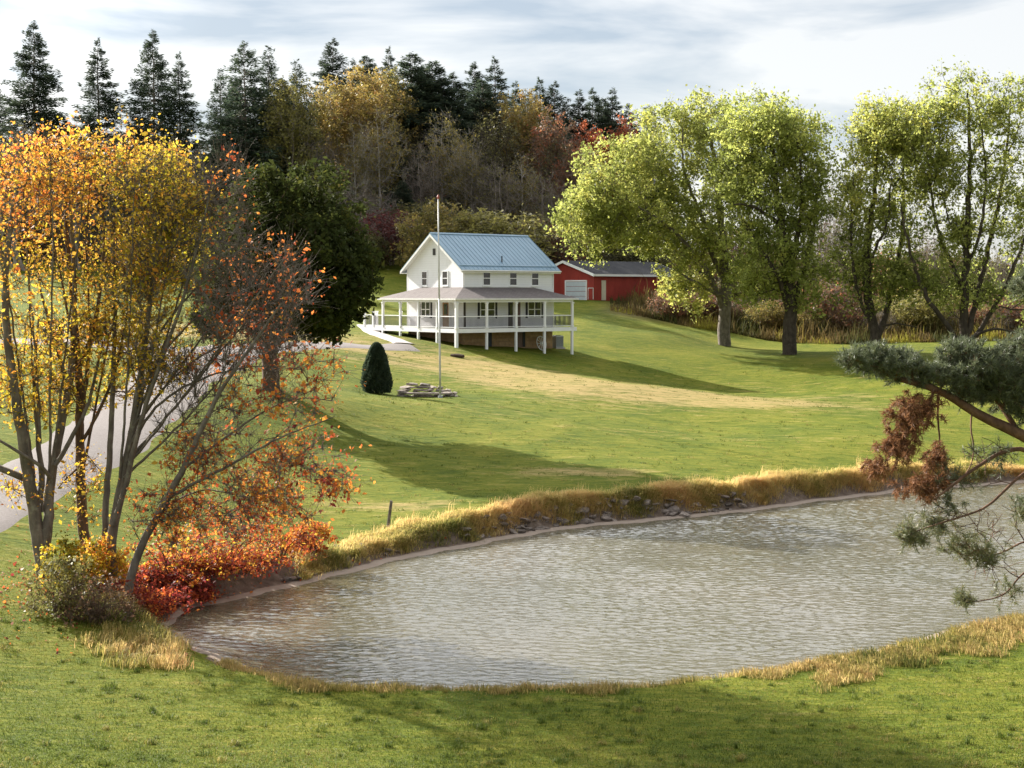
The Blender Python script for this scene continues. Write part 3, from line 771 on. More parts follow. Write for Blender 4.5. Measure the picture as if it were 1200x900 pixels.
# ------------------------------------------------------------------ the red barn
BA = R(38.0); BW, BL = 9.6, 13.0
bp = at(696, 351.5, 157); BX, BY = bp[0], bp[1]; BZ = gz(BX, BY) - .1
barn = thing("barn", "low red board barn with white trim and a dark shingled roof", "barn", (BX, BY, BZ), BA)
be, bk = 2.85, 4.25
b = MB(); prof = [(0, -1.2), (BW, -1.2), (BW, be), (BW / 2, bk - .05), (0, be)]
b.add([(0, y, z) for y, z in prof] + [(BL, y, z) for y, z in prof], [(0, 4, 3, 2, 1), (5, 6, 7, 8, 9)] + [(i, (i + 1) % 5, 5 + (i + 1) % 5, 5 + i) for i in range(5)])
b.build("wall", M_BARN, barn)
bs = (bk - be) / (BW / 2); r_ = MB(); tr = MB()
for s in (0, 1):
    Y = (lambda y: y) if s == 0 else (lambda y: BW - y)
    r_.slab([(-.3, Y(-.35), be - .35 * bs + .03), (BL + .3, Y(-.35), be - .35 * bs + .03), (BL + .3, Y(BW / 2), bk + .03), (-.3, Y(BW / 2), bk + .03)], (0, 0, .09))
    for x in (-.335, BL + .302):
        tr.slab([(x, Y(-.35), be - .35 * bs - .16), (x, Y(BW / 2), bk - .16), (x, Y(BW / 2), bk + .125), (x, Y(-.35), be - .35 * bs + .125)], (.03, 0, 0))
    tr.box(-.3, BL + .3, *sorted((Y(-.352), Y(-.385))), be - .35 * bs - .12, be - .35 * bs + .11)
r_.build("roof", M_BARNROOF, barn); tr.build("trim", M_TRIM, barn)
d = MB()
for i in range(4): d.box(-.05, -.003, 1.25, 4.55, .02 + i * .52, .50 + i * .52)
d.build("garage_door", M_BARNDOOR, barn)
f = MB().box(-.07, -.004, 1.1, 1.24, 0, 2.24).box(-.07, -.004, 4.56, 4.7, 0, 2.24).box(-.07, -.004, 1.24, 4.56, 2.1, 2.24)
f.build("door_frame", M_TRIM, barn)
MB().box(-.04, -.004, .12, .85, .25, 1.35).build("side_window", M_BARN, barn)
MB().box(-.055, -.005, .05, .115, .2, 1.42).box(-.055, -.005, .855, .92, .2, 1.42).box(-.055, -.005, .115, .855, 1.36, 1.42).build("window_frame", M_FASCIA, barn)
MB().box(1.05, 1.65, -.05, -.003, .1, 2.2).build("side_door", M_CREAM, barn)

# ------------------------------------------------------------------ flagpole, post, stone steps, log
fx = at(516, 465, 90); top = at(513.5, 233, 90)
fp = thing("flagpole", "tall thin white flagpole standing on the lawn", "flagpole", (fx[0], fx[1], gz(fx[0], fx[1])))
hgt = top[2] - gz(fx[0], fx[1]); lx = top[0] - fx[0]
M_POLE = simple_mat("grey white pole paint", (0.48, 0.48, 0.48), 0.4, 0.1)
M_TOP = simple_mat("rusty red finial", (0.35, 0.10, 0.07), 0.5, 0.2)
MB().tube((0, 0, -.3), (lx * .5, 0, hgt * .5), .066, .052, 12).tube((lx * .5, 0, hgt * .5), (lx, 0, hgt), .052, .034, 12).build("pole", M_POLE, fp, shade=True)
m_ = MB().tube((lx, 0, hgt + .002), (lx, 0, hgt + .12), .07, .08, 10).tube((lx, 0, hgt + .12), (lx, 0, hgt + .25), .08, .03, 10); m_.build("finial", M_TOP, fp)
MB().tube((-.0, -.1, 1.2), (lx - .0, -.08, hgt - .2), .008, n=5).build("rope", M_FASCIA, fp)
MB().tube((0, 0, -.2), (0, 0, .12), .16, .14, 12).build("base_collar", M_AC, fp)
px = ground_at(452.5, 56.3)
po = thing("fence_post", "leaning weathered wooden post at the edge of the pond bank", "post", px)
M_WOOD = bark_mat("weathered post wood", (0.12, 0.10, 0.085), (0.26, 0.23, 0.20), 9)
m_ = MB(); prev = None
for i in range(5):
    a, c = i / 5, (i + 1) / 5
    m_.tube((.17 * a, .03 * math.sin(a * 5), 1.2 * a - .2), (.17 * c, .03 * math.sin(c * 5), 1.2 * c - .2), .065 - .008 * a, .065 - .008 * c, 9)
m_.build("timber", M_WOOD, po)
MB().tube((.155, 0, .985), (.175, 0, 1.0), .056, .05, 9).build("post_top", M_WOOD, po)

def rock_mesh(seed, flat=0.5, sub=2):
    import bmesh
    bm = bmesh.new(); bmesh.ops.create_icosphere(bm, subdivisions=sub, radius=1.0)
    r = np.random.default_rng(seed)
    planes = [(Vector(r.normal(size=3)).normalized(), r.uniform(.45, .8)) for _ in range(9)]
    for v in bm.verts:
        p = v.co.copy()
        for n, d in planes:
            k = p.dot(n)
            if k > d: p -= n * (k - d)
        v.co = Vector((p.x * 1.15, p.y * .85, p.z * flat)) * (1 + r.normal(0, .025))
    me = bpy.data.meshes.new("rock"); bm.to_mesh(me); bm.free(); return me
def rock_mat(name, a, b_, c_):
    m, nt, out = new_mat(name)
    oi = nt.nodes.new("ShaderNodeObjectInfo")
    n = noise(nt, 2.6, 6, 0.7)
    c = ramp(nt, n, [(0.3, a), (0.55, b_), (0.75, c_)])
    c = N(nt, "ShaderNodeHueSaturation", {'Color': c, 'Value': math2(nt, 'ADD', math2(nt, 'MULTIPLY', oi.outputs['Random'], .8), .6)}).outputs[0]
    principled(nt, out, c, 0.85, bump(nt, n, 0.5, 0.06), spec=0.25); return m
M_ROCK = rock_mat("bank rock", (0.085, 0.070, 0.060), (0.19, 0.155, 0.13), (0.34, 0.29, 0.25))
M_SLAB = rock_mat("pale flagstone", (0.20, 0.165, 0.14), (0.34, 0.285, 0.24), (0.52, 0.46, 0.40))
wl0 = at(466, 462, 91.0); wl1 = at(535, 463, 90.6)
wp = (np.array(wl0) + np.array(wl1)) / 2
sw = thing("stone_wall", "low dry wall of flat pale stones stacked in the lawn", "stone wall", (wp[0], wp[1], gz(wp[0], wp[1])))
r = np.random.default_rng(5)
slabs = [rock_mesh(50 + i, .5, 2) for i in range(4)]
for me in slabs: me.materials.append(M_SLAB)
span = wl1[0] - wl0[0]
for row in range(5):
    half = span / 2 * (1.0, .98, .86, .70, .42)[row]; off = (0, -.03, -.22, -.40, -.55)[row]; x = -half
    while x < half - .15:
        ln = min(r.uniform(.45, 1.1), half - x + .1)
        link("stone", slabs[r.integers(4)], sw, (x + ln / 2 + off, .12 * row + r.normal(0, .04), .06 + row * .165), (r.normal(0, .04), r.normal(0, .04), r.normal(0, .08)),
             (ln * .58, r.uniform(.34, .46), r.uniform(.20, .26)))
        x += ln * .9
MB().slab([(-span * .34, -.42, .16), (span * .40, -.40, .15), (span * .40, -.12, .17), (-span * .34, -.14, .18)], (0, 0, .11)).build("capstone", M_SLAB, sw, .02)
lg = at(536, 414.3, 110.5); lgz = gz(lg[0], lg[1])
log = thing("log", "short dark log lying on the lawn before the porch", "log", (lg[0], lg[1], lgz + .1), R(-28))
M_LOG = bark_mat("dark log bark", (0.05, 0.035, 0.028), (0.13, 0.09, 0.07), 7)
MB().tube((-.55, 0, 0), (.0, .03, .03), .13, .14, 10).tube((0, .03, .03), (.55, -.02, -.02), .14, .12, 10).build("bark", M_LOG, log)
MB().tube((-.56, 0, 0), (-.551, 0, 0), .11, n=10).build("cut_end", M_WOOD, log)

# rubble along the far bank: every stone its own object, five shared shapes
rocks = [rock_mesh(10 + i, .62 if i < 3 else .42) for i in range(6)]
for me in rocks: me.materials.append(M_ROCK)
def place_rocks(n, px0, px1, smin, smax, size, label, group, seed):
    r = np.random.default_rng(seed); k = 0
    far = np.array([on_z(*p)[:2] for p in SHORE_PX])
    fpx = np.array([p[0] for p in SHORE_PX], float)
    seg = np.r_[0, np.cumsum(np.linalg.norm(np.diff(far, axis=0), axis=1))]
    while k < n:
        px = r.uniform(px0, px1); s = r.uniform(smin, smax)
        x0, y0 = np.interp(px, fpx, far[:, 0]), np.interp(px, fpx, far[:, 1])
        x1, y1 = np.interp(px + 4, fpx, far[:, 0]), np.interp(px + 4, fpx, far[:, 1])
        tx, ty = x1 - x0, y1 - y0; q = math.hypot(tx, ty)
        x, y = x0 - ty / q * s, y0 + tx / q * s
        o = link("rock", rocks[r.integers(6)], None, (x, y, gz(x, y) + .02), (r.normal(0, .25), r.normal(0, .25), r.uniform(0, 6.3)))
        z = size * r.lognormal(0, .42); o.scale = (z * r.uniform(.9, 1.5), z, z * r.uniform(.7, 1.1))
        tag(o, label, "rock", group); k += 1
place_rocks(150, 560, 890, .3, 1.2, .165, "flat grey brown stone in the rubble under the golden grass of the far bank", "stones along the far pond bank", 1)
place_rocks(32, 340, 480, .3, 1.5, .17, "dark stone in the mud below the grass bank near the orange bushes", "stones in the mud near the orange bushes", 2)
# ------------------------------------------------------------------ growing trees
def unit(v): return v / (np.linalg.norm(v, axis=-1, keepdims=True) + 1e-9)
def tubes(chains, thick=0.06):
    """tapered tubes along polylines: (points, radii) pairs"""
    Vs, Fs, o = [], [], 0
    for P, r in chains:
        P = np.asarray(P, float); r = np.asarray(r, float)
        n = len(P); k = 8 if r.max() > thick * 2 else (5 if r.max() > thick * .6 else 3)
        T = unit(np.gradient(P, axis=0))
        ref = np.array([0, 0, 1.0]) if abs(T[0, 2]) < .8 else np.array([1.0, 0, 0])
        A = unit(np.cross(T, ref)); B = np.cross(T, A)
        th = np.arange(k) * 2 * math.pi / k
        ringv = P[:, None] + r[:, None, None] * (A[:, None] * np.cos(th)[None, :, None] + B[:, None] * np.sin(th)[None, :, None])
        Vs.append(ringv.reshape(-1, 3))
        i = np.arange(n - 1)[:, None] * k; j = np.arange(k)[None]
        Fs.append(np.stack([i + j, i + (j + 1) % k, i + k + (j + 1) % k, i + k + j], -1).reshape(-1, 4) + o)
        o += n * k
    return np.vstack(Vs), np.vstack(Fs)
def twig_cones(p0, p1, r, bend=0.0, rg=None):
    """thin three-sided twigs as quads (last point slightly open)"""
    n = len(p0); T = unit(p1 - p0); ref = np.where(np.abs(T[:, 2:3]) < .9, np.array([[0, 0, 1.0]]), np.array([[1.0, 0, 0]]))
    A = unit(np.cross(T, ref)); B = np.cross(T, A)
    th = np.arange(3) * 2 * math.pi / 3
    off = A[:, None] * np.cos(th)[None, :, None] + B[:, None] * np.sin(th)[None, :, None]
    r = np.broadcast_to(np.asarray(r, float), (n,))
    V = np.concatenate([p0[:, None] + off * r[:, None, None], p1[:, None] + off * (r * .3)[:, None, None]], 1).reshape(-1, 3)
    i = np.arange(n)[:, None] * 6; j = np.arange(3)[None]
    F = np.stack([i + j, i + (j + 1) % 3, i + 3 + (j + 1) % 3, i + 3 + j], -1).reshape(-1, 4)
    return V, F
def merge(parts):
    Vs, Fs, o = [], [], 0
    for V, F in parts:
        Vs.append(V); Fs.append(F + o); o += len(V)
    return np.vstack(Vs), np.vstack(Fs)
def leaves(c, size, rg, aspect=0.62, updir=0.35, droop=0.0):
    """folded leaf-shaped quads at the points c"""
    n = len(c)
    d = unit(rg.normal(size=(n, 3)) + np.array([0, 0, -droop]))
    nn = rg.normal(size=(n, 3)); nn[:, 2] = np.abs(nn[:, 2]) + updir
    s = unit(np.cross(d, nn)); up = np.cross(s, d)
    L_ = (size * np.clip(rg.lognormal(-.06, .38, n), .35, 2.0))[:, None]
    w = L_ * aspect * .5
    V = np.stack([c - d * L_ * .5, c + s * w + up * L_ * .10, c + d * L_ * .5, c - s * w + up * L_ * .10], 1).reshape(-1, 3)
    return V, np.arange(4 * n).reshape(n, 4)

def grow(limbs, targets, rg, step=0.7, tip=0.012, jit=0.10, expo=2.3, upc=0.25, cap=0.6):
    """join scattered crown points to given limbs by the shortest natural branches"""
    P, par, dep, lim = [], [], [], []
    chains = []
    for pts, r0, r1 in limbs:
        pts = np.asarray(pts, float)
        seg = np.r_[0, np.cumsum(np.linalg.norm(np.diff(pts, axis=0), axis=1))]
        n = max(4, int(seg[-1] / (step * .6)) + 1); s = np.linspace(0, seg[-1], n)
        Q = np.stack([np.interp(s, seg, pts[:, i]) for i in range(3)], 1)
        for _ in range(2): Q[1:-1] = .5 * Q[1:-1] + .25 * (Q[:-2] + Q[2:])
        Q[1:-1] += rg.normal(0, jit * .25 * min(1, step), (n - 2, 3))
        t = s / seg[-1]; rr = r0 * (1 - t) ** .9 + r1 * (1 - (1 - t) ** .9)
        chains.append((Q, rr))
        base = len(P)
        if base:
            D = np.linalg.norm(np.array(P) - Q[0], axis=1); b0 = int(D.argmin()); d0 = dep[b0]
        for i in range(n):
            P.append(Q[i]); par.append(-1 if (i == 0 and not base) else (b0 if i == 0 else len(P) - 2)); lim.append(rr[i])
            dep.append((0 if not base else d0) + s[i])
    P = [np.array(p) for p in P]; nl = len(P)
    NP = np.zeros((nl + len(targets) * 30, 3)); NT = np.zeros_like(NP); ND = np.zeros(len(NP))
    for i, p in enumerate(P):
        NP[i] = p; ND[i] = dep[i]
        NT[i] = unit(p - P[par[i]]) if par[i] >= 0 else (0, 0, 1)
    n = nl; par = list(par); par += [-1] * (len(NP) - nl)
    T = np.asarray(targets, float); alive = np.ones(len(T), bool)
    def cost(i0, i1):
        w = T[:, None] - NP[None, i0:i1]; d = np.linalg.norm(w, axis=2) + 1e-6
        cs = (w * NT[None, i0:i1]).sum(2) / d
        return d * (1 + .55 * (1 - cs)) + .12 * ND[None, i0:i1]
    C0 = cost(0, n); best = C0.min(1); bi = C0.argmin(1)
    ends = np.zeros(len(T), int)
    while alive.any():
        k = int(np.where(alive, best, 1e9).argmin()); b = int(bi[k])
        a, c = NP[b].copy(), T[k]; d = np.linalg.norm(c - a)
        m = max(1, int(round(d / step)))
        if n + m >= len(NP): m = 1
        start = n; ctrl = a + (unit(NT[b] + (c - a) / max(d, .01)) * d * .5) + np.array([0, 0, upc * d * .25])
        pr = b
        for q in range(1, m + 1):
            t = q / m
            pt = (1 - t) ** 2 * a + 2 * t * (1 - t) * ctrl + t * t * c
            if q < m: pt = pt + rg.normal(0, jit * min(1, step), 3)
            NP[n] = pt; NT[n] = unit(pt - NP[pr]); ND[n] = ND[pr] + np.linalg.norm(pt - NP[pr]); par[n] = pr; pr = n; n += 1
        ends[k] = n - 1; alive[k] = False
        Cn = cost(start, n); mn = Cn.min(1); up = mn < best
        best = np.where(up, mn, best); bi = np.where(up, Cn.argmin(1) + start, bi)
    # pipe model for the grown part
    load = np.zeros(n); kids = [[] for _ in range(n)]
    for i in range(nl, n): kids[par[i]].append(i)
    rad = np.zeros(n); rad[:nl] = lim
    acc = np.zeros(n)
    for i in range(n - 1, nl - 1, -1):
        acc[i] = max(acc[i], tip ** expo) if not kids[i] else acc[i]
        if par[i] >= nl: acc[par[i]] += acc[i]
    rad[nl:] = acc[nl:] ** (1 / expo)
    for i in range(nl, n): rad[i] = min(rad[i], cap * rad[par[i]] if par[i] < nl else rad[par[i]])
    seen = np.zeros(n, bool)
    for i in range(nl, n):
        if par[i] < nl or seen[i] is False: pass
    heads = [i for i in range(nl, n) if par[i] < nl]
    while heads:
        i = heads.pop(); ch = [par[i], i]
        while kids[ch[-1]]:
            ks = sorted(kids[ch[-1]], key=lambda q: -acc[q])
            heads += ks[1:]; ch.append(ks[0])
        rr = rad[ch].copy(); rr[0] = min(rr[0], rr[1] * 1.25)
        chains.append((NP[ch], rr))
    return chains, NT[ends], ends

def lobes_targets(lobes, n, rg, power=0.42):
    """points in a union of ellipsoids, denser towards the surface; lobes: centre, radii, weight, hue"""
    w = np.array([l[2] for l in lobes], float); w /= w.sum()
    k = rg.choice(len(lobes), n, p=w)
    u = unit(rg.normal(size=(n, 3))) * (rg.uniform(0, 1, n) ** power)[:, None]
    C_ = np.array([l[0] for l in lobes]); Rr = np.array([l[1] for l in lobes]); H = np.array([l[3] for l in lobes])
    return C_[k] + u * Rr[k], H[k]

def leafy_tree(limbs, T, hue, rg, nl=60, tw=5, twl=0.9, leaf=0.22, tip=0.014, step=0.7, jit=0.12, hvar=0.12, spread=0.16, thin=None, twr=0.008,
               out_from=None, droop=0.1, upt=0.35, hclump=0.10, aspect=0.62, upc=0.25, base=None):
    """returns (wood vertices/faces, leaf vertices/faces, leaf hues)"""
    chains, dirs, _ = grow(limbs, T, rg, step, tip, jit, upc=upc)
    wood = [tubes(chains)]
    n = len(T)
    d = np.repeat(dirs, tw, 0) * .5 + rg.normal(0, .55, (n * tw, 3)) + np.array([0, 0, upt])
    d = unit(d); p0 = np.repeat(T, tw, 0) - d * 0.1; ln = twl * rg.uniform(.45, 1.25, n * tw)
    p1 = p0 + d * ln[:, None]
    wood.append(twig_cones(p0, p1, twr))
    per = max(1, nl // tw); keep = np.ones(n * tw * per, bool)
    k = np.repeat(np.arange(n * tw), per)
    t = rg.uniform(.1, 1.08, len(k))
    c = p0[k] + (p1 - p0)[k] * t[:, None] + rg.normal(0, spread, (len(k), 3))
    h = np.repeat(np.repeat(hue + rg.normal(0, hclump, n), tw), per) + rg.normal(0, hvar, len(k))
    if thin is not None:
        keep = rg.uniform(0, 1, len(k)) < np.repeat(np.repeat(thin, tw), per)
    c, h = c[keep], h[keep]
    V, F = leaves(c, leaf, rg, aspect, .35, droop) if len(c) else (np.zeros((0, 3)), np.zeros((0, 4), int))
    return merge(wood), (V, F), np.clip(h, 0, 1)
def plant(name, label, cat, loc, wood, crown, hue, m_wood, m_leaf, group=None, rotz=0.0, trunk="trunk", leafname="crown", shift=True):
    o = thing(name, label, cat, loc, rotz, group)
    loc = np.asarray(loc, float) if shift else np.zeros(3)
    if wood is not None: link(trunk, mesh_np(trunk, wood[0] - loc, wood[1], m_wood, None, True), o)
    if crown is not None and len(crown[1]): link(leafname, mesh_np(leafname, crown[0] - loc, crown[1], m_leaf, hue), o)
    return o

def spruce(H, Rb, base, nb, m, spray, rg, droop=0.25, power=0.8, gaps=0.0, wid=0.28, rt=None, hang=0.5):
    """conifer: straight trunk, whorled sagging boughs, hanging needle sprays"""
    zt = np.linspace(0, H, 14); rr = (rt or H * .011) * (1 - zt / H * .97)
    tr = [(np.stack([.06 * np.sin(zt * .5), .06 * np.cos(zt * .37), zt], 1), rr)]
    u = (np.arange(nb) + rg.uniform(0, 1, nb)) / nb
    f = u ** 1.15
    h = base + (H - base) * f + rg.normal(0, .15, nb)
    Lb = (Rb * (1 - f) ** power * rg.uniform(.72, 1.12, nb) + .14) * (1 - gaps * (rg.uniform(0, 1, nb) < .3) * .6)
    az = rg.uniform(0, 6.28, nb)
    out = np.stack([np.cos(az), np.sin(az), np.zeros(nb)], 1)
    rise = .35 * (f - .45)                       # young top boughs point up, old low ones hang
    def pt(i, t): return np.stack([np.zeros(len(i)), np.zeros(len(i)), h[i]], 1) + out[i] * (Lb[i] * t)[:, None] + np.array([0, 0, 1.0]) * (Lb[i] * (rise[i] * t - droop * t * (1 - .62 * t) * (1 - f[i] * .6) * 1.6))[:, None]
    al = np.arange(nb)
    w1 = twig_cones(pt(al, np.zeros(nb)), pt(al, np.full(nb, .5)), .02 + .012 * Lb)
    w2 = twig_cones(pt(al, np.full(nb, .5)), pt(al, np.ones(nb)), .012 + .005 * Lb)
    cnt = np.maximum(7, (m * Lb / Lb.mean()).astype(int))
    i = np.repeat(al, cnt); t = rg.uniform(.12, 1.0, len(i)) ** .8
    p = pt(i, t)
    side = np.stack([-out[i][:, 1], out[i][:, 0], np.zeros(len(i))], 1)
    sd = rg.choice([-1, 1], len(i)) * rg.uniform(0, 1, len(i))
    sw = sd * (Lb[i] * .36 * (1 - t * .75) + .08)
    p = p + side * sw[:, None] - np.array([0, 0, 1.0]) * (np.abs(sw) * .25 + rg.uniform(-.5, .7, len(i)) * spray * (1 - .4 * f[i]))[:, None]
    d = unit(out[i] * .8 + side * (sd * .9)[:, None] + np.array([0, 0, 1.0]) * (-.35 * hang - .2 + .6 * f[i])[:, None] + rg.normal(0, .28, (len(i), 3)))
    ln = spray * rg.uniform(.6, 1.3, len(i)) * (1 - .42 * f[i])
    s = unit(np.cross(d, rg.normal(size=(len(i), 3)) * .6 + np.array([0, 0, 1.0])))
    w = ln * wid
    V = np.stack([p - d * (ln * .3)[:, None], p + s * (w * .5)[:, None] + d * (ln * .1)[:, None], p + d * (ln * .7)[:, None], p - s * (w * .5)[:, None] + d * (ln * .1)[:, None]], 1).reshape(-1, 3)
    hue = np.clip(.5 + rg.normal(0, .2, len(i)) + .15 * (t - .5), 0, 1)
    # leader tip
    return merge([tubes(tr), w1, w2]), (V, np.arange(len(V)).reshape(-1, 4)), hue

# ------------------------------------------------------------------ plant materials
B_GREY = bark_mat("grey furrowed bark", (0.085, 0.070, 0.058), (0.25, 0.215, 0.18), 5)
B_PALE = bark_mat("pale birch bark", (0.26, 0.23, 0.20), (0.52, 0.47, 0.42), 4)
B_BROWN = bark_mat("brown bark", (0.07, 0.045, 0.032), (0.19, 0.125, 0.09), 5)
B_DARK = bark_mat("dark bark", (0.035, 0.028, 0.022), (0.11, 0.088, 0.068), 5)
B_FOREST = bark_mat("wood edge bark", (0.16, 0.13, 0.112), (0.38, 0.32, 0.28), 4)
B_PINE = bark_mat("pine bark", (0.075, 0.042, 0.028), (0.20, 0.115, 0.075), 8)
L_MAPLE = leaf_mat("maple leaves", [(0.0, (0.085, 0.085, 0.012)), (0.18, (0.27, 0.24, 0.016)), (0.36, (0.56, 0.40, 0.045)), (0.52, (0.62, 0.31, 0.050)), (0.68, (0.52, 0.165, 0.035)), (0.84, (0.38, 0.075, 0.028)), (1.0, (0.16, 0.026, 0.024))], .55, tboost=1.4)
L_GREEN = leaf_mat("yellow green leaves", [(0.0, (0.095, 0.115, 0.024)), (0.35, (0.205, 0.235, 0.058)), (0.65, (0.33, 0.35, 0.095)), (1.0, (0.47, 0.43, 0.10))], .56, tboost=1.6)
L_DARK = leaf_mat("dark green leaves", [(0.0, (0.028, 0.038, 0.012)), (0.5, (0.050, 0.062, 0.016)), (0.85, (0.095, 0.096, 0.020)), (1.0, (0.20, 0.16, 0.03))], .30, .8, 1.5, .06)
L_SPRUCE = leaf_mat("spruce needles", [(0.0, (0.028, 0.044, 0.030)), (0.5, (0.054, 0.078, 0.052)), (1.0, (0.105, 0.125, 0.070))], .3, .7, 1.4, .1)
L_GOLD = leaf_mat("golden leaves", [(0.0, (0.14, 0.13, 0.04)), (0.4, (0.26, 0.21, 0.06)), (0.7, (0.33, 0.23, 0.07)), (1.0, (0.30, 0.15, 0.06))], .42, tboost=1.3)
L_RUST = leaf_mat("rusty leaves", [(0.0, (0.10, 0.08, 0.05)), (0.4, (0.20, 0.115, 0.065)), (0.75, (0.27, 0.090, 0.045)), (1.0, (0.38, 0.10, 0.04))], .45, tboost=1.4)
L_OLIVE = leaf_mat("olive leaves", [(0.0, (0.070, 0.068, 0.030)), (0.5, (0.150, 0.140, 0.050)), (1.0, (0.29, 0.26, 0.07))], .4, tboost=1.3)
L_MAROON = leaf_mat("maroon leaves", [(0.0, (0.06, 0.025, 0.025)), (0.5, (0.12, 0.035, 0.035)), (1.0, (0.20, 0.06, 0.045))], .35, tboost=1.1)
L_GRASS = leaf_mat("grass blades", [(0.0, (0.060, 0.095, 0.014)), (0.45, (0.125, 0.155, 0.022)), (0.7, (0.22, 0.20, 0.045)), (1.0, (0.40, 0.30, 0.11))], .35, .6, 1.2, .15)
L_STRAW = leaf_mat("straw blades", [(0.0, (0.085, 0.11, 0.022)), (0.3, (0.30, 0.25, 0.07)), (0.6, (0.50, 0.37, 0.15)), (1.0, (0.40, 0.23, 0.10))], .55, .6, 1.5, .1)
L_WEED = leaf_mat("weed stalks", [(0.0, (0.055, 0.065, 0.018)), (0.35, (0.105, 0.080, 0.032)), (0.6, (0.17, 0.115, 0.05)), (0.8, (0.24, 0.18, 0.05)), (1.0, (0.33, 0.31, 0.05))], .4, .7, 1.2, .1)
L_PINE = leaf_mat("pine needles", [(0.0, (0.062, 0.078, 0.045)), (0.5, (0.125, 0.148, 0.080)), (0.8, (0.20, 0.20, 0.09)), (1.0, (0.28, 0.21, 0.08))], .3, .45, 1.3, .35)
L_DEADN = leaf_mat("dead brown needles", [(0.0, (0.09, 0.040, 0.020)), (0.5, (0.20, 0.095, 0.045)), (1.0, (0.33, 0.17, 0.08))], .35, .6, 1.2, .2)

def px_lobe(px, py, d, rx, ry, w=None, hue=.4, depth=None):
    """an ellipsoid lobe seen at a pixel, radii in photo pixels, d metres ahead"""
    c = at(px, py, d); s = d / FPX
    return (c, (rx * s, (depth if depth is not None else (rx + ry) * .5 * s), ry * s), w if w is not None else rx * ry / 1000.0, hue)
def px_limb(pts, d, r0, r1, rg, wob=0.0, ddepth=0.0):
    """a limb following photo pixels at depth d (drifting by ddepth), radii in metres"""
    n = len(pts); out = []
    for i, p in enumerate(pts):
        out.append(at(p[0], p[1], d + ddepth * i / max(1, n - 1) + (rg.normal(0, wob) if i else 0)))
    return (np.array(out), r0, r1)
# ------------------------------------------------------------------ the autumn maples on the left
def base_pt(px, d):
    g = ground_at(px, d); return g
def root(limb, g):                 # start a limb in the ground at g
    pts = limb[0].copy(); pts[0] = g - np.array([0, 0, .35]); return (pts, limb[1], limb[2])

r = np.random.default_rng(11)
# tree A: grey twin trunk at the far left
d = 44.6; g = base_pt(48, d)
A = [root(px_limb([(50, 676), (47, 640), (40, 600), (33, 555), (27, 515), (19, 470), (11, 420), (6, 360), (8, 300), (15, 240)], d, 0.240, .05, r, .1, -1.0), g)]
A += [px_limb([(50, 655), (57, 615), (57, 580), (63, 540), (70, 505), (79, 465), (85, 420), (88, 360), (86, 300), (82, 235)], d - .05, 0.176, .04, r, .08, 1.2),
      px_limb([(46, 590), (50, 555), (44, 520), (45, 470), (40, 420), (46, 370)], d, 0.104, .03, r, .1, .8),
      px_limb([(35, 562), (15, 555), (-12, 545), (-45, 520), (-70, 470)], d, 0.120, .04, r, .1, -.6),
      px_limb([(60, 560), (48, 545), (30, 535), (5, 520), (-20, 505)], d, 0.072, .03, r, .1, -1.2),
      px_limb([(64, 545), (85, 512), (102, 480), (112, 440), (120, 400)], d, 0.080, .03, r, .1, .6)]
for (x0, y0, x1, y1) in ((50, 600, 22, 190), (58, 560, 58, 180), (62, 545, 100, 190), (40, 560, -15, 200), (47, 520, 30, 250)):
    A.append(px_limb([(x0, y0), (x0 * .62 + x1 * .38 + r.normal(0, 4), y0 * .62 + y1 * .38), (x0 * .3 + x1 * .7 + r.normal(0, 4), y0 * .3 + y1 * .7), (x1, y1)], d, .05, .012, r, .2, r.normal(0, 1)))
lob = [px_lobe(-20, 240, d - .5, 75, 75, 5, .54, 2.6), px_lobe(45, 222, d + .3, 70, 60, 5, .52, 2.6), px_lobe(0, 320, d, 75, 60, 2.6, .42, 2.4), px_lobe(50, 405, d + .3, 80, 60, 5.5, .40, 1.8), px_lobe(15, 470, d, 75, 40, 2.6, .37, 1.8),
       px_lobe(-30, 430, d, 60, 60, 2.5, .42, 2.0), px_lobe(20, 575, d - .3, 45, 16, .5, .42, 1.0), px_lobe(100, 182, d, 55, 30, 2.4, .48, 2.0)]
T, Hh = lobes_targets(lob, 680, r)
wd, cr, hu = leafy_tree(A, T, Hh, r, nl=19, tw=5, twl=.75, leaf=.11, tip=.010, step=.45, jit=.10, spread=.11, twr=.006, hvar=.08, hclump=.07)
plant("maple_tree", "maple with a grey forked trunk and orange yellow leaves at the left edge", "tree", g, wd, cr, hu, B_GREY, L_MAPLE)
# tree B: single straight brown trunk
d = 45.6; g = base_pt(100, d)
B = [root(px_limb([(99, 682), (97, 620), (95, 560), (93, 500), (93, 440), (88, 380), (82, 320), (77, 260), (74, 200)], d, 0.188, .04, r, .08, .5), g)]
B += [px_limb([(95, 520), (108, 498), (122, 470), (136, 430), (148, 380), (150, 330)], d, 0.060, .02, r, .1, -.8),
      px_limb([(94, 470), (78, 445), (63, 400), (50, 350), (40, 300)], d, 0.080, .025, r, .1, .8),
      px_limb([(93, 430), (107, 395), (118, 340), (122, 280), (118, 225)], d, 0.080, .025, r, .1, -.6),
      px_limb([(94, 545), (80, 560), (68, 572)], d, 0.040, .015, r, .05, -.3)]
for (x0, y0, x1, y1) in ((94, 520, 108, 190), (94, 480, 140, 180), (94, 450, 60, 190), (95, 560, 165, 250)):
    B.append(px_limb([(x0, y0), (x0 * .62 + x1 * .38 + r.normal(0, 4), y0 * .62 + y1 * .38), (x0 * .3 + x1 * .7 + r.normal(0, 4), y0 * .3 + y1 * .7), (x1, y1)], d, .05, .012, r, .2, r.normal(0, 1)))
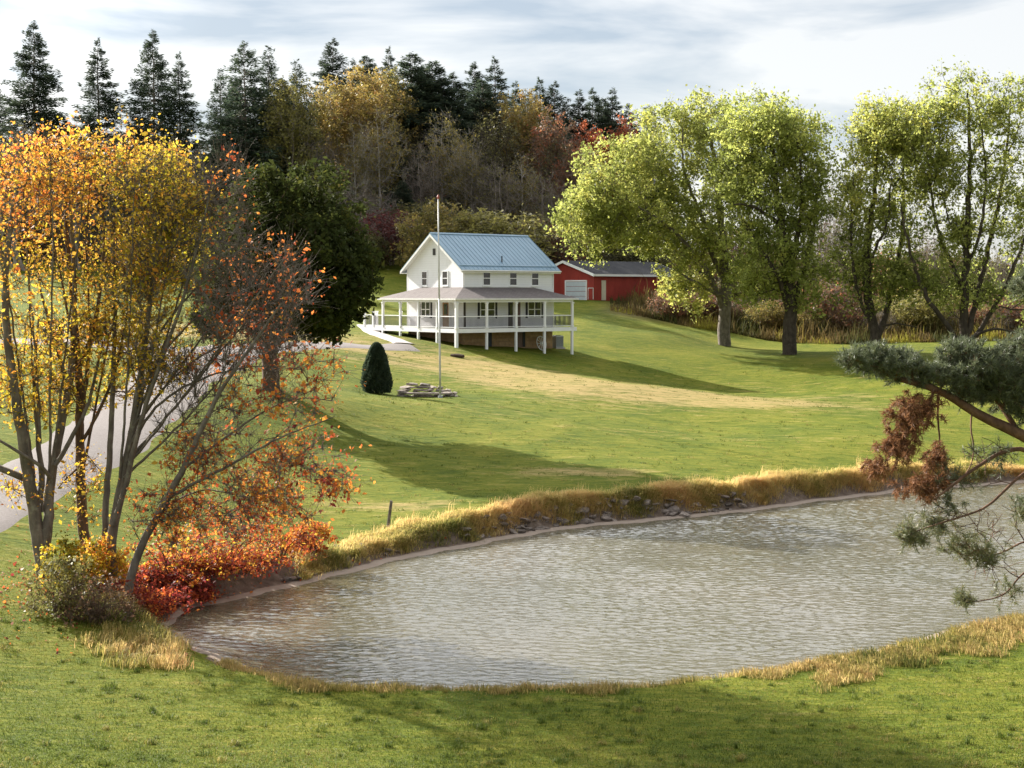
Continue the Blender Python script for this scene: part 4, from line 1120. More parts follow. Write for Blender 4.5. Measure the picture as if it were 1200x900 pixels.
lob = [px_lobe(75, 212, d, 70, 50, 3.4, .49, 2.4), px_lobe(145, 195, d + .3, 70, 46, 5, .42, 2.2), px_lobe(95, 300, d, 60, 60, 3.6, .42, 2.0), px_lobe(130, 385, d - .4, 60, 55, 5.5, .35, 1.8), px_lobe(165, 430, d - .4, 45, 45, 2.5, .36, 1.6),
       px_lobe(75, 455, d + .3, 65, 50, 4.2, .35, 1.8), px_lobe(100, 570, d - .3, 30, 50, .8, .40, 1.0), px_lobe(165, 300, d, 45, 55, 3.0, .38, 1.8)]
T, Hh = lobes_targets(lob, 680, r)
wd, cr, hu = leafy_tree(B, T, Hh, r, nl=19, tw=5, twl=.75, leaf=.11, tip=.010, step=.45, jit=.10, spread=.11, twr=.006, hvar=.08, hclump=.07)
plant("maple_tree", "maple with one straight brown trunk and yellow leaves right of the forked one", "tree", g, wd, cr, hu, B_BROWN, L_MAPLE)
# tree C: several leaning stems, olive crown, bare twigs fanning to the right
d = 44.2; g = base_pt(130, d)
Cc = [root(px_limb([(126, 690), (129, 640), (136, 600), (144, 560), (152, 520), (159, 480), (166, 430), (173, 380), (179, 320), (186, 255)], d, 0.172, .035, r, .08, .4), g)]
Cc += [px_limb([(126, 680), (123, 640), (123, 590), (128, 540), (131, 480), (133, 420), (136, 340), (131, 270), (127, 205)], d + .25, 0.120, .03, r, .08, .6),
       px_limb([(133, 615), (150, 560), (158, 520), (172, 470), (190, 420), (208, 370), (226, 310), (240, 255), (250, 205)], d - .2, 0.096, .02, r, .08, -.8),
       px_limb([(131, 640), (141, 590), (152, 540), (158, 500)], d + .2, 0.080, .05, r, .05, .3),
       px_limb([(153, 520), (175, 485), (205, 458), (245, 440), (295, 428), (335, 430)], d, 0.052, .012, r, .1, -.6),
       px_limb([(156, 500), (185, 462), (215, 430), (255, 405), (300, 395)], d, 0.044, .012, r, .1, .5),
       px_limb([(162, 460), (190, 415), (222, 378), (262, 350), (310, 330)], d, 0.044, .012, r, .1, -.4),
       px_limb([(168, 420), (200, 370), (240, 325), (285, 290), (320, 265)], d, 0.044, .012, r, .1, .7)]
for (x0, y0, x1, y1) in ((140, 570, 158, 200), (150, 530, 215, 215), (135, 600, 198, 240), (155, 505, 262, 190), (158, 500, 300, 300), (150, 540, 320, 340), (145, 560, 310, 380), (150, 545, 335, 300)):
    Cc.append(px_limb([(x0, y0), (x0 * .62 + x1 * .38 + r.normal(0, 4), y0 * .66 + y1 * .34), (x0 * .3 + x1 * .7 + r.normal(0, 4), y0 * .33 + y1 * .67), (x1, y1)], d, .048, .010, r, .2, r.normal(0, 1)))
lob = [px_lobe(185, 232, d, 56, 48, 4, .33, 2.0), px_lobe(206, 276, d + .2, 44, 58, 3.2, .26, 2.0), px_lobe(165, 330, d, 45, 55, 3, .34, 1.8), px_lobe(185, 410, d, 40, 60, 2.4, .34, 1.5)]
T, Hh = lobes_targets(lob, 370, r)
T2, _ = lobes_targets([px_lobe(265, 330, d, 55, 75, 4, .7, 2.0), px_lobe(290, 410, d, 60, 45, 3, .7, 1.8), px_lobe(230, 440, d, 55, 40, 2, .7, 1.5), px_lobe(262, 225, d, 32, 50, 1, .74, 1.2), px_lobe(330, 350, d, 40, 60, 2.4, .74, 1.5), px_lobe(240, 500, d - .3, 55, 45, 1.5, .7, 1.5)], 440, r)
H2 = np.where(T2[:, 0] > -9, .72, .68)
thin = np.r_[np.full(len(T), .9), np.where(r.uniform(0, 1, len(T2)) < .24, .50, .01)]
wd, cr, hu = leafy_tree(Cc, np.vstack([T, T2]), np.r_[Hh, H2], r, nl=34, tw=9, twl=1.0, leaf=.11, tip=.0095, step=.45, jit=.08, spread=.10, twr=.0085, thin=thin, upt=.55, hvar=.07, hclump=.07)
plant("maple_tree", "multi stemmed maple with olive top and bare grey twigs fanning right", "tree", g, wd, cr, hu, B_GREY, L_MAPLE)
# tree D: low leaning tree with orange red leaves over the lawn and the water
d = 42.8; g = base_pt(142, d)
Dd = [root(px_limb([(141, 690), (158, 655), (175, 622), (195, 585), (215, 550), (236, 502), (252, 470), (277, 430), (302, 395), (330, 355)], d, 0.136, .02, r, .05, -.8), g)]
Dd += [px_limb([(195, 585), (230, 565), (270, 545), (312, 520), (352, 503), (392, 488)], d - .2, 0.056, .012, r, .1, -1.0),
       px_limb([(180, 612), (205, 585), (240, 572), (280, 580), (315, 596)], d - .1, 0.036, .008, r, .1, .6),
       px_limb([(215, 550), (260, 515), (310, 480), (350, 465), (390, 470)], d, 0.044, .012, r, .1, .8),
       px_limb([(236, 500), (250, 480), (262, 440), (268, 400)], d, 0.040, .012, r, .1, -.4)]
lob = [px_lobe(340, 535, d, 62, 36, 2.2, .71, 1.4), px_lobe(385, 560, d, 30, 28, .9, .74, 1.0), px_lobe(290, 570, d, 60, 40, 1.8, .66, 1.4), px_lobe(230, 540, d + .3, 45, 40, 1.4, .62, 1.2), px_lobe(200, 600, d, 50, 40, 2.0, .66, 1.2), px_lobe(270, 605, d + .5, 70, 30, 2.0, .70, 1.4), px_lobe(330, 590, d + .8, 50, 26, 1.0, .70, 1.2),
       px_lobe(320, 470, d, 60, 35, 1.4, .66, 1.4), px_lobe(365, 440, d + .5, 45, 40, .9, .66, 1.2)]
T, Hh = lobes_targets(lob, 460, r, .6)
thin = np.where(r.uniform(0, 1, len(T)) < .5, .8, .05)
wd, cr, hu = leafy_tree(Dd, T, Hh, r, nl=30, tw=7, twl=.8, leaf=.115, tip=.009, step=.45, jit=.09, spread=.10, twr=.0075, thin=thin, hvar=.09, hclump=.09, upt=.15)
plant("maple_tree", "low leaning maple with sparse orange leaves reaching right over the lawn", "tree", g, wd, cr, hu, B_GREY, L_MAPLE)

# shrubs round the feet of the maples
def shrub(name, label, px, d, rad, h, nT, leafm, hue, rg, nl=40, leaf=.10, woodm=B_BROWN, thin=None, group=None, stems=9, twl=.4, g=None, twr=.004, hvar=.12, lname="foliage"):
    g = base_pt(px, d) if g is None else g
    L_ = []
    for i in range(stems):
        a = rg.uniform(0, 6.28); q = rg.uniform(.2, .7)
        e = g + np.array([math.cos(a) * rad[0] * q, math.sin(a) * rad[1] * q, h * rg.uniform(.4, .75)])
        m_ = g + (e - g) * .5 + np.array([0, 0, h * .12])
        s0 = g + np.array([math.cos(a) * .12, math.sin(a) * .12, -.15])
        L_.append((np.array([s0, m_, e]), .02 + .008 * h, .008))
    n = nT; u = unit(rg.normal(size=(n, 3))) * (rg.uniform(0, 1, n) ** .45)[:, None]; u[:, 2] = np.abs(u[:, 2])
    T = g + u * np.array([rad[0], rad[1], h]) + np.array([0, 0, .1])
    zz = ground_z(T[:, 0], T[:, 1]); T[:, 2] = np.maximum(T[:, 2], zz + .12)
    wd, cr, hu = leafy_tree(L_, T, np.full(n, hue), rg, nl=nl, tw=4, twl=twl, leaf=leaf, tip=.005, step=.3, jit=.05, spread=.08, twr=twr, thin=thin, hvar=hvar, upt=.3)
    return plant(name, label, "shrub", g, wd, cr, hu, woodm, leafm, group, trunk="stem", leafname=lname)
r = np.random.default_rng(21)
def _thin(rg, n): return np.where(rg.uniform(0, 1, n) < .62, .95, .10)
shrub("sapling", "bright orange red maple sapling at the feet of the leaning maple", 200, 45.4, (2.0, 1.0), 1.9, 130, L_MAPLE, .72, r, leaf=.115, nl=22, hvar=.20, thin=_thin(r, 130))
shrub("sapling", "red maple sapling leaning over the water nearest the pond edge", 258, 47.2, (2.0, 1.1), 1.7, 130, L_MAPLE, .71, r, leaf=.11, nl=22, hvar=.20, thin=_thin(r, 130))
shrub("bush", "orange bush on the bank where the golden grass begins", 322, 49.3, (1.8, 1.0), 1.5, 110, L_MAPLE, .74, r, leaf=.105, nl=20, hvar=.20, thin=_thin(r, 110))
shrub("bush", "small orange bush at the end of the mud strip", 362, 51.3, (.9, .6), 1.2, 50, L_MAPLE, .70, r, leaf=.11)
shrub("bush", "low rusty red bush on the pond edge under the leaning maple", 235, 46.3, (2.0, .7), .6, 120, L_MAPLE, .82, r, nl=20, leaf=.10, hvar=.14)
shrub("bush", "low dark red bush left of the water tip above the golden grass", 172, 43.2, (1.3, 1.0), .55, 90, L_MAPLE, .88, r, nl=26, leaf=.10, hvar=.12)
shrub("bush", "flat rusty red bush on the shore right of the water tip", 275, 47.9, (1.8, .6), .5, 90, L_MAPLE, .82, r, nl=20, leaf=.095, hvar=.13)
shrub("bush", "flat dark red bush right above the tip of the water", 203, 45.0, (1.3, .6), .45, 90, L_MAPLE, .97, r, leaf=.09, hvar=.07)
shrub("bush", "yellow green bush between the trunks of the maples", 75, 43.2, (.9, .7), 1.3, 70, L_MAPLE, .2, r, leaf=.10)
shrub("bush", "twiggy grey green bush at the left foot of the maples", 66, 40.2, (1.1, .8), 1.55, 120, L_OLIVE, .65, r, nl=22, leaf=.085, stems=14, twr=.006)
shrub("bush", "brown twiggy bush with few leaves above the golden grass", 108, 39.8, (1.1, .8), 1.25, 120, L_RUST, .2, r, nl=14, leaf=.08, stems=16, twr=.006)
shrub("bush", "small yellow bush beside the straight brown trunk", 116, 44.0, (.8, .6), 1.3, 55, L_MAPLE, .40, r, leaf=.10)

# ------------------------------------------------------------------ the dark tree by the drive
r = np.random.default_rng(31)
d = 80.0; g = base_pt(318, d)
Kk = [root(px_limb([(318, 460), (317, 430), (315, 408), (322, 375), (330, 330), (338, 270)], d, .52, .12, r, .1), g),
      px_limb([(315, 412), (298, 392), (275, 365), (262, 330)], d, .26, .08, r, .2, -1.0), px_limb([(317, 408), (345, 385), (372, 360), (395, 330)], d, .26, .08, r, .2, 1.0),
      px_limb([(320, 385), (350, 340), (375, 290), (385, 250)], d, .2, .06, r, .2, -1.2), px_limb([(318, 395), (300, 340), (290, 285), (292, 240)], d, .2, .06, r, .2, 1.3)]
lob = [px_lobe(345, 254, d - .5, 78, 60, 6, .42, 5.2), px_lobe(330, 318, d - 1.5, 88, 60, 6, .36, 5.6), px_lobe(385, 318, d - 2, 50, 66, 4, .36, 4.4), px_lobe(405, 330, d - 2.5, 34, 48, 2, .36, 2.6), px_lobe(285, 310, d, 50, 66, 4, .38, 4.2),
       px_lobe(378, 372, d, 36, 26, 1.4, .4, 1.8), px_lobe(300, 340, d - 3.6, 60, 44, 3, .38, 2.2), px_lobe(362, 340, d - 3.6, 54, 42, 3, .38, 2.2), px_lobe(276, 335, d - 3, 42, 48, 3, .38, 2.6), px_lobe(305, 290, d - 3, 50, 44, 2.6, .38, 2.4), px_lobe(262, 365, d, 40, 32, 1.4, .4, 1.8), px_lobe(330, 375, d, 46, 22, .8, .38, 2.0)]
T, Hh = lobes_targets(lob, 1180, r, .38)
top_z = T[:, 2]
wd, cr, hu = leafy_tree(Kk, T, Hh, r, nl=80, tw=6, twl=.65, leaf=.235, tip=.014, step=.6, spread=.20, hvar=.16, hclump=.12)
plant("shade_tree", "dense dark green rounded tree with a short trunk beside the drive", "tree", g, wd, cr, hu, B_BROWN, L_DARK)

# ------------------------------------------------------------------ big yellow-green trees on the right
r = np.random.default_rng(41)
d = 138.0; g = base_pt(848, d)
t1 = [root(px_limb([(848, 409), (848, 385), (851, 350), (850, 310), (845, 260), (838, 200), (832, 150)], d, .62, .10, r, .1), g),
      px_limb([(850, 372), (842, 345), (825, 310), (800, 280), (770, 255), (735, 235)], d, .30, .06, r, .3, -2.0), px_limb([(850, 350), (862, 320), (870, 280), (872, 230)], d, .26, .06, r, .3, 2.0),
      px_limb([(850, 330), (830, 290), (800, 240), (775, 190), (760, 160)], d, .28, .06, r, .3, 2.0), px_limb([(851, 345), (840, 346), (822, 335), (800, 322), (780, 300)], d, .2, .05, r, .3, -3.0),
      px_limb([(848, 300), (820, 250), (800, 200), (800, 150)], d, .22, .05, r, .3, -3.0)]
lob = [px_lobe(722, 215, d, 54, 58, 4, .60, 5.0), px_lobe(695, 265, d, 44, 40, 3, .58, 4.4), px_lobe(775, 175, d, 55, 48, 4, .58, 5.4), px_lobe(832, 152, d, 48, 46, 3.4, .50, 5.0), px_lobe(765, 250, d, 70, 60, 5, .56, 6),
       px_lobe(830, 235, d, 60, 62, 4, .52, 6), px_lobe(728, 272, d, 56, 20, 1.6, .58, 4), px_lobe(812, 300, d, 42, 40, 2.6, .62, 5), px_lobe(812, 345, d, 28, 20, .9, .70, 3), px_lobe(868, 300, d, 26, 40, .9, .5, 3), px_lobe(788, 335, d, 14, 14, .4, .75, 2), px_lobe(775, 285, d + 2, 44, 18, 1.2, .56, 3), px_lobe(690, 235, d, 34, 34, 1.6, .6, 4)]
T, Hh = lobes_targets(lob, 900, r, .42)
wd, cr, hu = leafy_tree(t1, T, Hh, r, nl=96, tw=6, twl=1.25, leaf=.25, tip=.018, step=1.0, jit=.2, spread=.25, twr=.012, hvar=.13, hclump=.12, thin=np.where(r.uniform(0, 1, len(T)) < .25, .22, .97))
plant("cottonwood_tree", "broad yellow green tree with a pale trunk right of the red barn", "tree", g, wd, cr, hu, B_GREY, L_GREEN)
d = 130.0; g = base_pt(924, d)
t2 = [root(px_limb([(924, 418), (925, 390), (927, 355), (922, 310), (915, 260), (908, 200), (900, 140)], d, .66, .10, r, .1), g),
      px_limb([(926, 365), (938, 330), (950, 290), (955, 240)], d, .3, .06, r, .3, 1.5), px_limb([(925, 370), (915, 330), (890, 290), (870, 255)], d, .28, .06, r, .3, -2.0),
      px_limb([(912, 262), (895, 248), (878, 240), (860, 240)], d, .2, .06, r, .2, -2.5), px_limb([(922, 320), (935, 280), (940, 220), (935, 170)], d, .26, .06, r, .3, -1.5)]
lob = [px_lobe(893, 150, d, 52, 44, 3.4, .46, 4.5), px_lobe(935, 175, d, 40, 46, 3, .44, 4), px_lobe(890, 220, d, 58, 56, 4, .44, 5), px_lobe(945, 240, d, 38, 60, 3.4, .38, 4.2), px_lobe(868, 195, d + 2, 34, 60, 2.4, .48, 4), px_lobe(905, 290, d, 62, 50, 3.6, .42, 5),
       px_lobe(945, 320, d, 38, 40, 2, .40, 4), px_lobe(885, 335, d, 32, 24, .9, .5, 3), px_lobe(945, 355, d, 26, 12, .3, .5, 2)]
T, Hh = lobes_targets(lob, 790, r, .45)
wd, cr, hu = leafy_tree(t2, T, Hh, r, nl=84, tw=6, twl=1.25, leaf=.24, tip=.018, step=1.0, jit=.2, spread=.25, twr=.012, hvar=.13, hclump=.12, thin=np.where(r.uniform(0, 1, len(T)) < .25, .22, .97))
plant("cottonwood_tree", "large green tree with a dark trunk left of the pine bough", "tree", g, wd, cr, hu, B_DARK, L_GREEN)
d = 128.0; g = base_pt(1026, d)
t3 = [root(px_limb([(1026, 416), (1026, 395), (1020, 365), (1014, 330), (1018, 280), (1025, 220), (1030, 160)], d, 0.465, .08, r, .1), g),
      px_limb([(1028, 398), (1040, 365), (1046, 330), (1056, 285), (1060, 230), (1058, 170)], d, 0.300, .06, r, .3, 1.5), px_limb([(1022, 380), (1008, 355), (1000, 320), (996, 270), (1000, 210)], d, 0.180, .05, r, .3, -1.5),
      px_limb([(1034, 382), (1055, 378), (1075, 384)], d, 0.098, .04, r, .2, -1.0), px_limb([(1016, 340), (1022, 300), (1040, 260), (1045, 210)], d, 0.180, .05, r, .3, -2)]
lob = [px_lobe(1020, 165, d, 32, 46, 2.4, .62, 3.6), px_lobe(1050, 175, d, 30, 48, 2.2, .56, 3.6), px_lobe(1005, 230, d, 34, 46, 2.2, .60, 3.6), px_lobe(1040, 260, d, 46, 48, 2.8, .50, 4), px_lobe(1005, 300, d, 30, 36, 1.6, .42, 3.4), px_lobe(1045, 148, d, 38, 36, 2.0, .56, 3.6), px_lobe(1075, 205, d + 1, 32, 60, 2.2, .52, 3.4), px_lobe(1050, 320, d, 46, 40, 2.4, .36, 4), px_lobe(1015, 345, d, 40, 25, 1.2, .3, 3)]
T, Hh = lobes_targets(lob, 720, r, .6)
wd, cr, hu = leafy_tree(t3, T, Hh, r, nl=50, tw=6, twl=1.25, leaf=.24, tip=.018, step=1.0, jit=.2, spread=.24, twr=.012, hvar=.13, hclump=.13, thin=np.where(r.uniform(0, 1, len(T)) < .18, .2, .97))
plant("cottonwood_tree", "narrow yellow green tree with a short forked dark trunk behind the pine bough tip", "tree", g, wd, cr, hu, B_DARK, L_GREEN)
d = 125.0; g = base_pt(1130, d)
t4 = [root(px_limb([(1130, 420), (1128, 395), (1130, 350), (1133, 290), (1136, 220), (1136, 150), (1134, 105)], d, 0.413, .07, r, .1), g),
      px_limb([(1128, 408), (1112, 382), (1090, 355), (1075, 325), (1064, 285), (1056, 240)], d, 0.255, .06, r, .3, -1.5), px_limb([(1131, 400), (1142, 360), (1156, 300), (1172, 230), (1182, 160), (1186, 110)], d, 0.270, .06, r, .3, 1.5),
      px_limb([(1135, 405), (1158, 372), (1182, 330), (1205, 270), (1220, 200)], d, 0.240, .06, r, .3, -1.5), px_limb([(1140, 395), (1165, 384), (1188, 388), (1210, 395)], d, 0.135, .05, r, .2, -1),
      px_limb([(1130, 345), (1115, 310), (1098, 270), (1090, 220), (1092, 160)], d, 0.188, .05, r, .3, 2), px_limb([(1132, 320), (1150, 270), (1156, 210), (1150, 150)], d, 0.165, .05, r, .3, -2)]
lob = [px_lobe(1118, 128, d, 44, 46, 2.8, .52, 4), px_lobe(1082, 158, d, 34, 40, 1.6, .54, 3.4), px_lobe(1172, 135, d, 40, 48, 2.6, .46, 4), px_lobe(1100, 200, d, 42, 50, 2.6, .52, 4), px_lobe(1160, 210, d, 44, 52, 2.4, .46, 4), px_lobe(1125, 275, d, 56, 44, 2.6, .48, 4.4), px_lobe(1195, 260, d, 36, 60, 2.0, .44, 4),
       px_lobe(1090, 330, d, 46, 34, 1.8, .36, 4), px_lobe(1150, 345, d, 54, 30, 1.8, .34, 4), px_lobe(1215, 190, d, 34, 70, 2.0, .46, 4), px_lobe(1225, 330, d, 40, 50, 1.4, .4, 4)]
T, Hh = lobes_targets(lob, 760, r, .65)
wd, cr, hu = leafy_tree(t4, T, Hh, r, nl=58, tw=6, twl=1.2, leaf=.24, tip=.018, step=1.0, jit=.2, spread=.24, twr=.012, hvar=.13, hclump=.13, thin=np.where(r.uniform(0, 1, len(T)) < .18, .2, .97))
plant("cottonwood_tree", "tall multi stemmed yellow green tree at the right edge with sky gaps", "tree", g, wd, cr, hu, B_DARK, L_GREEN)

# ------------------------------------------------------------------ prototypes for the wood on the hill
r = np.random.default_rng(51)
def meshes(wd, cr, hu, mw, ml, nm):
    return mesh_np(nm + " trunk", wd[0], wd[1], mw, None, True), (mesh_np(nm + " crown", cr[0], cr[1], ml, hu) if cr is not None and len(cr[1]) else None)
PROTO = {}
for i, (H, Rb, bs, nb, m, sp, dr, pw, gp) in enumerate(((26, 7.2, 3.0, 380, 150, .60, .26, .78, .35), (25, 5.8, 2.5, 340, 115, .58, .30, .84, .45), (24, 6.2, 6.0, 260, 105, .64, .22, .68, .6),
                                                       (23, 5.4, 5.0, 250, 90, .60, .24, .72, .6), (22, 6.6, 1.5, 400, 170, .60, .22, .66, .2))):
    PROTO["spruce", i] = (H,) + meshes(*spruce(H, Rb, bs, nb, m, sp, r, dr, pw, gp), B_FOREST, L_SPRUCE, "spruce")
def wood_tree(H, cw, cb, nT, nl, leafm, hue, leaf=.24, trunk_r=.22, thin=1.0, tw=5, power=.5, hclump=.1, twl=1.1, stems=1):
    limbs = []
    for s_ in range(stems):
        off = np.array([r.normal(0, .5), r.normal(0, .5), 0]) * (stems > 1)
        zt = np.linspace(0, H * .88, 7)
        pts = np.stack([off[0] + np.cumsum(r.normal(0, .22, 7)) * (zt > 0), off[1] + np.cumsum(r.normal(0, .22, 7)) * (zt > 0), zt - .3 * (zt == 0)], 1)
        limbs.append((pts, trunk_r * r.uniform(.8, 1.1), .03))
    u = unit(r.normal(size=(nT, 3))) * (r.uniform(0, 1, nT) ** power)[:, None]
    cz = (H + cb) / 2
    T = u * np.array([cw, cw, (H - cb) / 2]) + np.array([0, 0, cz])
    T[:, 0] *= 1 - .35 * (T[:, 2] - cz) / (H - cb); T[:, 1] *= 1 - .35 * (T[:, 2] - cz) / (H - cb)
    th = np.where(r.uniform(0, 1, nT) < thin, .95, .06)
    wd, cr, hu = leafy_tree(limbs, T, np.full(nT, hue), r, nl=nl, tw=tw, twl=twl, leaf=leaf, tip=.016, step=.9, jit=.15, spread=.22, twr=.014, thin=th, hclump=hclump, hvar=.14, upt=.6)
    return wd, cr, hu
PROTO["gold", 0] = (20,) + meshes(*wood_tree(20, 3.6, 7, 230, 60, L_GOLD, .55), B_FOREST, L_GOLD, "gold")
PROTO["gold", 1] = (18,) + meshes(*wood_tree(18, 4.0, 6, 230, 44, L_GOLD, .42, thin=.8), B_FOREST, L_GOLD, "gold")
PROTO["sparse", 0] = (19,) + meshes(*wood_tree(19, 3.4, 6, 260, 26, L_GOLD, .30, thin=.5, twl=1.4), B_PALE, L_GOLD, "sparse")
PROTO["bare", 0] = (18,) + meshes(*wood_tree(18, 3.4, 4, 330, 10, L_RUST, .1, thin=.25, twl=1.6, tw=6, stems=2), B_FOREST, L_RUST, "bare")
PROTO["bare", 1] = (16,) + meshes(*wood_tree(16, 3.8, 3, 330, 12, L_OLIVE, .5, thin=.35, twl=1.5, tw=6, stems=3), B_FOREST, L_OLIVE, "bare")
PROTO["rust", 0] = (18,) + meshes(*wood_tree(18, 3.6, 5, 260, 44, L_RUST, .42, thin=.7), B_FOREST, L_RUST, "rust")
PROTO["scarlet", 0] = (17,) + meshes(*wood_tree(17, 3.0, 6, 180, 60, L_RUST, .92), B_FOREST, L_RUST, "scarlet")
PROTO["green", 0] = (19,) + meshes(*wood_tree(19, 3.6, 6, 230, 50, L_OLIVE, .75), B_FOREST, L_OLIVE, "green")
PROTO["olive", 0] = (12,) + meshes(*wood_tree(12, 4.2, 2, 230, 44, L_OLIVE, .5, trunk_r=.16, stems=3), B_FOREST, L_OLIVE, "olive")
PROTO["pole", 0] = (20,) + meshes(*wood_tree(20, 1.8, 12, 60, 16, L_OLIVE, .3, trunk_r=.2, thin=.5), B_DARK, L_OLIVE, "pole")
def bush_proto(H, rad, nT, nl, hue, leaf=.2, thin=1.0, twl=.8, stems=10):
    L_ = []
    for i in range(stems):
        a = r.uniform(0, 6.28); q = r.uniform(.15, .6)
        e = np.array([math.cos(a) * rad * q, math.sin(a) * rad * q, H * r.uniform(.5, .8)])
        L_.append((np.array([(math.cos(a) * .3, math.sin(a) * .3, -.3), e * .5 + np.array([0, 0, .3]), e]), .07, .02))
    u = unit(r.normal(size=(nT, 3))) * (r.uniform(0, 1, nT) ** .42)[:, None]
    T = u * np.array([rad, rad, H * .52]) + np.array([0, 0, H * .5]); T[:, 2] = np.maximum(T[:, 2], .3)
    th = np.where(r.uniform(0, 1, nT) < thin, .95, .05)
    return leafy_tree(L_, T, np.full(nT, hue), r, nl=nl, tw=5, twl=twl, leaf=leaf, tip=.012, step=.6, jit=.1, spread=.18, twr=.011, thin=th, hvar=.16, hclump=.12, upt=.4)
PROTO["maroon bush", 0] = (5,) + meshes(*bush_proto(5, 3.2, 220, 44, .45, thin=.7), B_FOREST, L_MAROON, "maroon")
PROTO["olive bush", 0] = (5,) + meshes(*bush_proto(5, 3.0, 230, 52, .72), B_FOREST, L_OLIVE, "olivebush")
PROTO["gold bush", 0] = (5,) + meshes(*bush_proto(5, 3.0, 220, 52, .30), B_FOREST, L_GOLD, "goldbush")
PROTO["dark bush", 0] = (5,) + meshes(*bush_proto(5, 3.0, 220, 60, .30), B_DARK, L_OLIVE, "darkbush")
PROTO["grey bush", 0] = (5,) + meshes(*bush_proto(5, 2.8, 260, 8, .2, thin=.3, twl=1.0, stems=16), B_FOREST, L_OLIVE, "greybush")
PROTO["rust bush", 0] = (4,) + meshes(*bush_proto(4, 2.8, 200, 36, .35, thin=.7), B_FOREST, L_RUST, "rustbush")
CONIFER, DECID, SHRUB = ("spruce",), ("gold", "sparse", "bare", "rust", "scarlet", "green", "olive", "pole"), ("maroon bush", "olive bush", "gold bush", "dark bush", "grey bush", "rust bush")
NAMES = {"spruce": ("spruce_tree", "tree"), "gold": ("autumn_tree", "tree"), "sparse": ("thin_tree", "tree"), "bare": ("bare_tree", "tree"), "rust": ("autumn_tree", "tree"), "scarlet": ("autumn_tree", "tree"),
         "green": ("deciduous_tree", "tree"), "olive": ("deciduous_tree", "tree"), "pole": ("pole_tree", "tree")}
def stand(kind, var, px, d, top_py=None, H=None, label="", group=None, wide=1.0, rot=None):
    h0, tm, cm = PROTO[kind, var]
    g = ground_at(px, d)
    if top_py is not None: H = at(px, top_py, d)[2] - g[2]
    nm, cat = NAMES.get(kind, ("bush", "shrub"))
    o = thing(nm, label, cat, g, random.uniform(0, 6.28) if rot is None else rot, group)
    s = H / h0; o.scale = (s * wide, s * wide, s)
    sh = cat == "shrub"
    link("stem" if sh else "trunk", tm, o)
    if cm: link("foliage" if sh else "crown", cm, o)
    return o
# spruces of the skyline, left to right
for px, top, d, v, wide, lab in (
    (46, 26, 190, 0, 1.12, "tall dark spruce standing above the orange maple at the far left"),
    (120, 46, 192, 1, 1.18, "slender spruce standing alone between two wider ones on the left skyline"),
    (184, 36, 188, 0, 0.99, "tall spruce with a pointed top, left half of a close pair"),
    (214, 62, 190, 1, 1.06, "shorter spruce pressed against the right of a taller one on the left skyline"),
    (2, 96, 196, 3, 1.23, "lower ragged spruce cut by the left picture edge"),
    (262, 82, 196, 3, 1.01, "thin ragged spruce with bare gaps left of the golden wood"),
    (290, 50, 186, 2, 1.12, "tall gappy conifer behind the dark shade tree, its top the pointed one"),
    (318, 56, 190, 3, 1.12, "gappy conifer beside the tallest one behind the dark shade tree"),
    (350, 72, 192, 3, 1.06, "thin conifer with pale olive neighbours left of the golden tree"),
    (392, 46, 236, 0, 1.22, "spruce tip rising behind the golden tree, highest of the middle wood"),
    (432, 66, 238, 4, 1.15, "spruce crown half hidden behind the golden tree top"),
    (457, 56, 240, 1, 1.09, "narrow spruce tip between the golden tree and the dark spruce clump"),
    (484, 64, 204, 4, 1.45, "broad dark spruce, leftmost of the dense dark clump above the house"),
    (508, 72, 206, 4, 1.38, "broad dark spruce in the middle of the dense clump above the house"),
    (532, 86, 208, 0, 1.45, "dark spruce at the right side of the dense clump above the house"),
    (556, 74, 214, 0, 1.22, "pointed spruce above the blue roof, left of a matching pair"),
    (580, 68, 216, 1, 1.41, "pointed spruce above the blue roof, right of a matching pair"),
    (604, 96, 222, 1, 1.28, "short spruce tip left of the round golden crown on the skyline"),
    (632, 92, 226, 1, 1.41, "spruce tip behind the round golden crown, left one"),
    (649, 96, 226, 0, 1.15, "spruce tip behind the round golden crown, right one"),
    (678, 106, 222, 1, 1.47, "small spruce above the scarlet leaves, left of three on the skyline"),
    (694, 104, 224, 0, 1.09, "small spruce above the scarlet leaves, middle of three on the skyline"),
    (717, 104, 222, 1, 1.41, "small spruce above the scarlet leaves, right of three on the skyline"),
    (735, 122, 226, 1, 1.41, "tiny spruce tip just left of the yellow green tree"),
    (757, 126, 230, 3, 1.28, "faint spruce tip peeping over the yellow green tree"),
    (497, 78, 210, 0, 1.30, "dark spruce in the dense clump, second from its left side"),
    (520, 92, 205, 4, 1.40, "lower dark spruce in front of the dense clump above the house"),
    (416, 70, 240, 1, 1.20, "narrow dark tip over the left shoulder of the golden tree"),
    (566, 94, 210, 4, 1.25, "lower dark spruce between the matching pair above the blue roof"),
    (618, 108, 228, 3, 1.20, "ragged dark tip just left of the round golden crown top"),
    (664, 116, 224, 3, 1.15, "ragged low spruce tip left of the three small spruces"),
    (706, 116, 226, 4, 1.00, "low spruce between the middle and right ones of the three small spruces"),
    (280, 96, 192, 4, 1.00, "low dark conifer before the gappy ones left of the shade tree"),
    (334, 92, 196, 4, 0.95, "low dark conifer right of the gappy ones behind the shade tree"),
    (472, 212, 184, 4, 1.38, "small round dark evergreen at the foot of the wood above the maroon bush")):
    o = stand("spruce", v, px, d, top, None, lab, None, wide)
